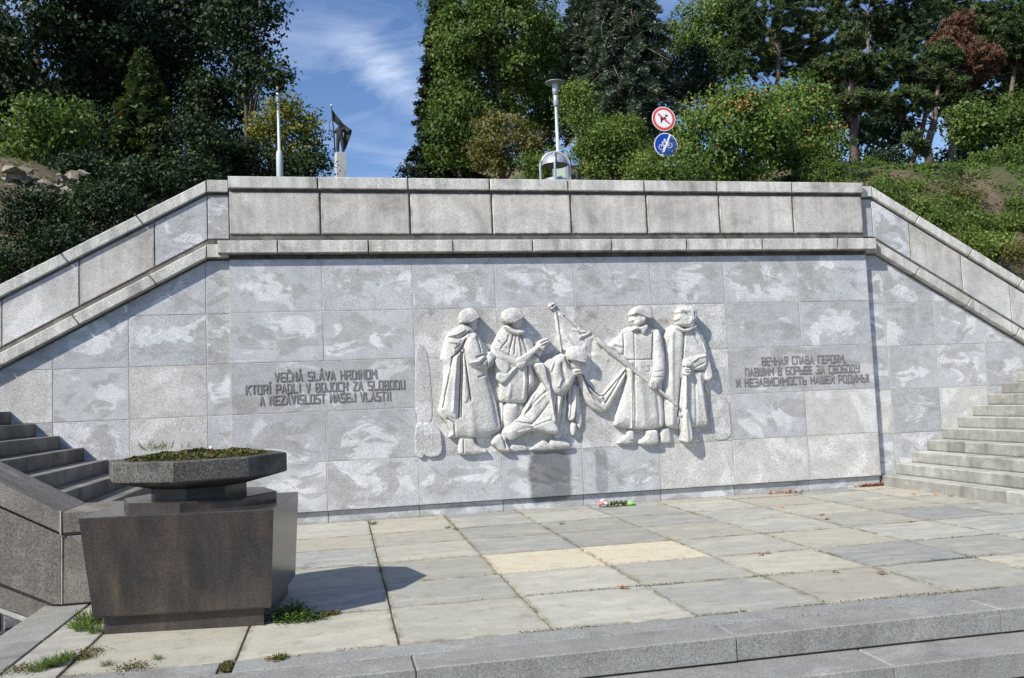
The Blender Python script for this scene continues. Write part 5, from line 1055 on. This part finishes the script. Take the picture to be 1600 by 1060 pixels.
skinned('figure', vv, ee, rr, st, MAT['bronze'])
v, f = tube([(-1.15, -.3, .2), (-1.35, -.2, 5.5), (-1.7, 0, 10.9)], [.16, .16, .12], 8); obj('flag_pole', mesh('flag_pole', v, f, MAT['bronze'], True), st)
gx_ = np.linspace(0, 1, 12); V = []; F = []
topc = [(-1.70, 0, 10.6), (-.5, .2, 8.9), (.9, .3, 7.1), (2.5, .1, 5.9)]; botc = [(-1.50, 0, 7.8), (-.7, .3, 7.0), (.9, .4, 6.0), (2.1, .2, 5.2)]
def lerp3(a, t): t = t * (len(a) - 1); i = min(int(t), len(a) - 2); return np.array(a[i]) * (1 - (t - i)) + np.array(a[i + 1]) * (t - i)
def sheet(name, A, B, th=.12, n=14, mth=8):
    V = []; F = []
    for s in (0, th):
        for i in range(n):
            for j in range(mth): a, b = i / (n - 1), j / (mth - 1); p = lerp3(A, a) * (1 - b) + lerp3(B, a) * b; p[1] += .16 * math.sin(a * 9 + b * 2) + s; V.append(p)
    for s in (0, n * mth):
        for i in range(n - 1):
            for j in range(mth - 1): F.append((s + i * mth + j, s + (i + 1) * mth + j, s + (i + 1) * mth + j + 1, s + i * mth + j + 1))
    bd = [i * mth for i in range(n)] + [(n - 1) * mth + j for j in range(1, mth)] + [i * mth + mth - 1 for i in range(n - 2, -1, -1)] + [j for j in range(mth - 2, 0, -1)]
    for a, b in zip(bd, bd[1:] + bd[:1]): F.append((a, b, n * mth + b, n * mth + a))
    return obj(name, mesh(name, V, F, MAT['bronze'], True), st)
sheet('flag', topc, botc); sheet('cloak', [(2.9, .1, 5.7), (2.4, .2, 3.8), (1.2, .3, 1.0)], [(1.0, .4, 5.2), (.8, .4, 3.4), (.4, .4, .8)])
bm = bmesh.new(); bmesh.ops.create_uvsphere(bm, u_segments=10, v_segments=8, radius=.28); me = bpy.data.meshes.new('ball'); bm.to_mesh(me); bm.free(); me.materials.append(MAT['gold']); obj('pole_ornament', me, st, (-1.72, 0, 11.3))
v, f = tube([(-1.6, -.1, 8.4), (-2.3, -.1, 7.0), (-2.2, -.1, 5.6), (-1.7, -.1, 5.0)], .09, 6); v2, f2 = tube([(-2.6, -.2, 5.2), (-1.3, -.2, 5.1), (-1.9, -.2, 4.3), (-2.1, -.2, 3.5)], .12, 6); v, f = join((v, f), (v2, f2)); obj('wreath_ribbon', mesh('wreath_ribbon', v, f, MAT['bronze'], True), st)

# ------------------------------------------------------------------ small things on the ground
def blades(name, label, spots, hmin, hmax, n, spread, kind='grass', cat=None, parent=None):
    P, N_, T, G, S = [], [], [], [], []
    for (x, y, z, s) in spots:
        m_ = max(3, int(n * s)); a = RNG.uniform(0, 2 * PI, m_); r = spread * s * RNG.uniform(0, 1, m_) ** .7
        h = RNG.uniform(hmin, hmax, m_) * s; d = np.stack([np.cos(a) * .5, np.sin(a) * .5, np.ones(m_)], 1) + RNG.normal(0, .25, (m_, 3)); d /= np.linalg.norm(d, axis=1, keepdims=True)
        P.append(np.stack([x + np.cos(a) * r, y + np.sin(a) * r, np.full(m_, z)], 1) + d * h[:, None] * .5); G.append(d); S.append(h); T.append(RNG.normal(.5, .2, m_)); N_.append(RNG.normal(size=(m_, 3)))
    o = quads(name, np.concatenate(P), np.concatenate(N_), np.concatenate(S), .055, np.concatenate(T), LF[kind], parent, np.concatenate(G)); return tag(o, label, cat, None, 'stuff')
def mosses(name, label, lines, step, w, size, z=.0, kind='moss'):
    P = []
    for (x0, y0, x1, y1, dn) in lines:
        L = math.hypot(x1 - x0, y1 - y0); n = int(L / step * dn); t = np.sort(RNG.uniform(0, 1, n)); k = vnoise(t * L * 3 + x0 * 7, np.zeros(n) + y0, 1.0) > -.35
        t = t[k]; P.append(np.stack([x0 + (x1 - x0) * t + RNG.normal(0, w, len(t)), y0 + (y1 - y0) * t + RNG.normal(0, w, len(t)), np.full(len(t), z) + RNG.uniform(-.012, .014, len(t))], 1))
    P = np.concatenate(P); return tag(quads(name, P, RNG.normal(0, .5, P.shape) + np.array([0, 0, 1]), size * RNG.uniform(.6, 1.4, len(P)), .6, RNG.normal(.5, .22, len(P)), LF[kind]), label, None, None, 'stuff')
L_ = []
for yj in PY[1:-1]: L_ += [(1.68, yj, 9.2, yj, .35), (-.3, yj, 1.68, yj, .15)]
L_ += [(-.6, -6.025, 9.6, -6.025, 1.6), (2.7, -5.02, 9.4, -5.02, 1.5), (2.7, -6.27, 9.6, -6.27, .25)]
for xj in PX[3:-1]: L_.append((xj, -.1, xj, -6.0, .3))
L_ += [(.1, .045, 9.2, .04, .5)] + [(.66, -6.25, .66, -6.04, 14), (.64, -6.25, .64, -6.04, 8), (.68, -6.25, .68, -6.04, 8)]
mosses('joint_moss', 'green and brown moss growing along the paving joints', L_, .003, .006, .011)
spots = []
for (u, v, s) in [(127, 985, .6), (140, 975, .85), (118, 980, .5), (150, 988, .55), (90, 1040, .6), (60, 1048, .5), (75, 1043, .5), (105, 1032, .5), (165, 1040, .35), (583, 820, .45), (700, 826, .35), (878, 820, .3), (712, 828, .3), (1250, 772, .3), (245, 1030, .3), (440, 1030, .35)]:
    p = atz(u, v, 0); spots.append((p[0], p[1], -.01, s))
blades('grass_tuft', 'green grass tufts growing from the paving joints beside the planter', spots, .04, .19, 330, .075)
spots = [(p[0] , p[1], -.01, s) for p, s in [(atz(u, v, 0), s) for u, v, s in [(440, 968, .8), (455, 965, .9), (470, 968, .7), (448, 972, .6), (485, 968, .4), (462, 960, .7)]]]
P = np.concatenate([np.stack([x + RNG.normal(0, .05, 300), y + RNG.normal(0, .045, 300), .005 + np.abs(RNG.normal(0, .05 * s, 300))], 1) for x, y, z, s in spots])
tag(quads('weed_patch', P, RNG.normal(0, .6, P.shape) + np.array([0, 0, 1]), .022 * RNG.uniform(.6, 1.4, len(P)), .6, RNG.normal(.35, .2, len(P)), LF['green']), 'low green weeds in the shade at the right foot of the planter', None, None, 'stuff')
spots = []
for (u, v, s) in [(35, 1047, 1.2), (140, 1020, 1.0), (205, 1044, 1.1), (130, 1028, .7), (500, 962, .8), (520, 960, .5), (436, 1030, .6)]: p = atz(u, v, 0); spots.append((p[0], p[1], s))
P = np.concatenate([np.stack([x + RNG.normal(0, .05 * s, 260), y + RNG.normal(0, .05 * s, 260), RNG.uniform(.002, .02, 260)], 1) for x, y, s in spots])
tag(quads('stonecrop_patch', P, RNG.normal(0, .5, P.shape) + np.array([0, 0, 1]), .016 * RNG.uniform(.6, 1.4, len(P)), .6, RNG.normal(.7, .2, len(P)), LF['moss']), 'reddish brown stonecrop patches in the paving joints', None, None, 'stuff')
# planting in the bowl
n = 5200; a = RNG.uniform(0, 2 * PI, n); r = .52 * np.sqrt(RNG.uniform(0, 1, n)); zz = 1.142 + .060 * np.sqrt(np.clip(1 - (r / .54) ** 2, 0, 1)) * (1 + .25 * vnoise(np.cos(a) * r, np.sin(a) * r, .12)) + RNG.uniform(0, .012, n)
P = np.stack([BC[0] + r * np.cos(a), BC[1] + r * np.sin(a), zz], 1)
tag(quads('stonecrop_mat', P, RNG.normal(0, .5, P.shape) + np.array([0, 0, 1]), .026 * RNG.uniform(.6, 1.4, n), .65, .45 + .25 * vnoise(P[:, 0], P[:, 1], .1) + RNG.normal(0, .14, n), LF['moss']), 'mossy green stonecrop filling the planter bowl', None, None, 'stuff')
spots = [];
for (u, v, s) in [(235, 706, 1.0), (250, 704, .8), (262, 702, .7), (290, 702, .6)]: p = atz(u, v, 1.19); spots.append((p[0], p[1], 1.18, s))
blades('wild_grass', 'thin wild grass stalks sprouting in the planter bowl', spots, .05, .17, 30, .05)
p = atz(100, 788, .752); blades('wild_grass', 'small grass tuft with a yellow leaf on the cheek wall coping', [(p[0], p[1] + .12, .752, .6)], .05, .16, 60, .08)
# leaves
def leafmesh(seed):
    r = random.Random(seed); n = 9; V = [(0, 0, .006)]; 
    for k in range(n): a = 2 * PI * k / n; q = .028 * (1 if k % 2 else .62) * r.uniform(.8, 1.15); V.append((q * math.cos(a) * 1.25, q * math.sin(a), r.uniform(.0, .016)))
    me = mesh('fallen_leaf', V, [(0, k + 1, (k + 1) % n + 1) for k in range(n)], LF['litter']); at_ = me.attributes.new('tint', 'FLOAT', 'FACE'); at_.data.foreach_set('value', [r.uniform(.1, .9)] * n); return me
LM = [leafmesh(i) for i in range(5)]
LL = ['largest orange leaf near the front edge, right of centre', 'pale leaf just left of the largest orange leaf', 'reddish leaf on the slab right of the yellow slabs', 'upper of two leaves beside each other left of the heap', 'lower of two leaves beside each other left of the heap', 'leaf on the paving below the right inscription', 'leaf right of the heap near the first step', 'leaf close to the foot of the right stairs', 'leaf on the paving left of the leaf by the right stairs', 'leaf between the heap and the right stairs foot', 'leaf nearest the right edge beside the first step', 'leaf on the open paving in front of the right stairs', 'leaf lying by the reddish leaf, slightly farther right', 'leaf in front of the yellow slabs', 'leaf by the wall foot left of the wet stain', 'leaf by the wall foot under the wet stain', 'leaf by the first step, second from the right edge']
for i, (u, v) in enumerate([(1377, 898), (1306, 895), (1188, 868), (1284, 806), (1292, 813), (1222, 794), (1427, 773), (1484, 776), (1477, 770), (1461, 774), (1515, 776), (1423, 816), (1200, 865), (973, 1021 - 100), (741, 798), (884, 781), (1512, 772)]):
    p = atz(u, v, 0); o = obj('fallen_leaf', LM[i % 5], None, (p[0], p[1], .006)); o.rotation_euler = (RNG.normal(0, .2), RNG.normal(0, .2), RNG.uniform(0, 6)); k = RNG.uniform(1.0, 1.7); o.scale = (k, k, k)
    tag(o, 'dry ' + LL[i], 'leaf', 'dry leaves scattered on the terrace')
P = []
for (u, v, n, sx, sy) in [(1362, 757, 150, .16, .07), (1345, 758, 60, .10, .05), (1385, 757, 50, .12, .05), (1220, 772, 30, .12, .03), (1240, 770, 20, .10, .02)]:
    c = atz(u, v, 0); P.append(np.stack([c[0] + RNG.normal(0, sx, n), np.minimum(c[1] + RNG.normal(0, sy, n), .03), RNG.uniform(.005, .045, n)], 1))
for k in range(1, 9):   # leaves collected on the left steps near the wall
    n = 16; x = -.12 - .277 * k; P.append(np.stack([x + .277 - RNG.uniform(.02, .10, n) - .0 - .277, -RNG.uniform(0, .35, n) ** 1.0, np.full(n, .1617 * k - .0) + RNG.uniform(0, .02, n)], 1) + np.array([.0, .05, 0]))
P = np.concatenate(P)
tag(quads('leaf_litter', P, RNG.normal(0, .5, P.shape) + np.array([0, 0, 1]), .05 * RNG.uniform(.6, 1.3, len(P)), .65, RNG.normal(.45, .25, len(P)), LF['litter']), 'dry orange leaves heaped in the corner by the stairs', None, None, 'stuff')
c = atz(1343, 753, 0); P = np.stack([c[0] + RNG.normal(0, .035, 60), c[1] + RNG.normal(0, .02, 60), RNG.uniform(.02, .12, 60)], 1)
w_ = thing('small_plant', 'small dark green plant in the leaf heap by the wall corner', 'plant', (0, 0, 0)); quads('foliage', P, RNG.normal(size=P.shape), .035, .6, RNG.normal(.4, .2, 60), LF['green'], w_)
# bouquet
c0 = atz(946, 790, 0.02); c1 = atz(986, 788, 0.02); bq = thing('flower_bouquet', 'bouquet of pink and white flowers lying at the foot of the wall', 'bouquet', (c0[0], c0[1], 0)); d = c1 - c0
MAT['pink'] = plain('pink petals', (.62, .27, .26), .6); MAT['petal'] = plain('white petals', (.8, .72, .68), .6); MAT['wrap'] = plain('light green wrap', (.30, .55, .16), .4); MAT['stem'] = plain('dark green stems', (.02, .10, .02), .6)
for i in range(11):
    bm = bmesh.new(); bmesh.ops.create_icosphere(bm, subdivisions=2, radius=.028)
    for q in bm.verts: q.co *= 1 + .22 * math.sin(9 * math.atan2(q.co.y, q.co.x) + i) 
    me = bpy.data.meshes.new('blossom'); bm.to_mesh(me); bm.free(); me.materials.append(MAT['pink'] if i % 3 else MAT['petal']); obj('blossom', me, bq, (RNG.uniform(-.10, .06), RNG.uniform(-.05, .05), .03 + RNG.uniform(0, .06)))
for i in range(9):
    v, f = tube([(RNG.uniform(0, .05), RNG.uniform(-.04, .04), .03), (d[0] * .6, d[1] * .6 + RNG.uniform(-.03, .03), .04), (d[0] * 1.15, d[1] + RNG.uniform(-.03, .03), .02)], .006, 5); obj('stem', mesh('stem', v, f, MAT['stem']), bq)
P = np.stack([RNG.uniform(.05, d[0] * .85, 120), RNG.normal(0, .03, 120) + d[1] * .4, RNG.uniform(.01, .07, 120)], 1); quads('foliage', P, RNG.normal(size=P.shape), .04, .5, RNG.normal(.4, .2, 120), LF['green'], bq)
v, f = tube([(d[0] * .85, d[1] * .8, .03), (d[0] * 1.0, d[1], .03), (d[0] * 1.18, d[1] * 1.1, .025)], [.028, .035, .018], 7); obj('wrapping', mesh('wrapping', v, f, MAT['wrap']), bq)
# candle stub on the planter
p = atz(330, 702, 1.2); ob = thing('pebble', 'small pale pebble on the moss in the planter bowl', 'pebble', (p[0], p[1], 1.21)); bm = bmesh.new(); bmesh.ops.create_icosphere(bm, subdivisions=2, radius=.016)
me = bpy.data.meshes.new('stone'); bm.to_mesh(me); bm.free(); me.materials.append(MAT['petal']); obj('stone', me, ob)
print('leaf faces', BUDGET[0])
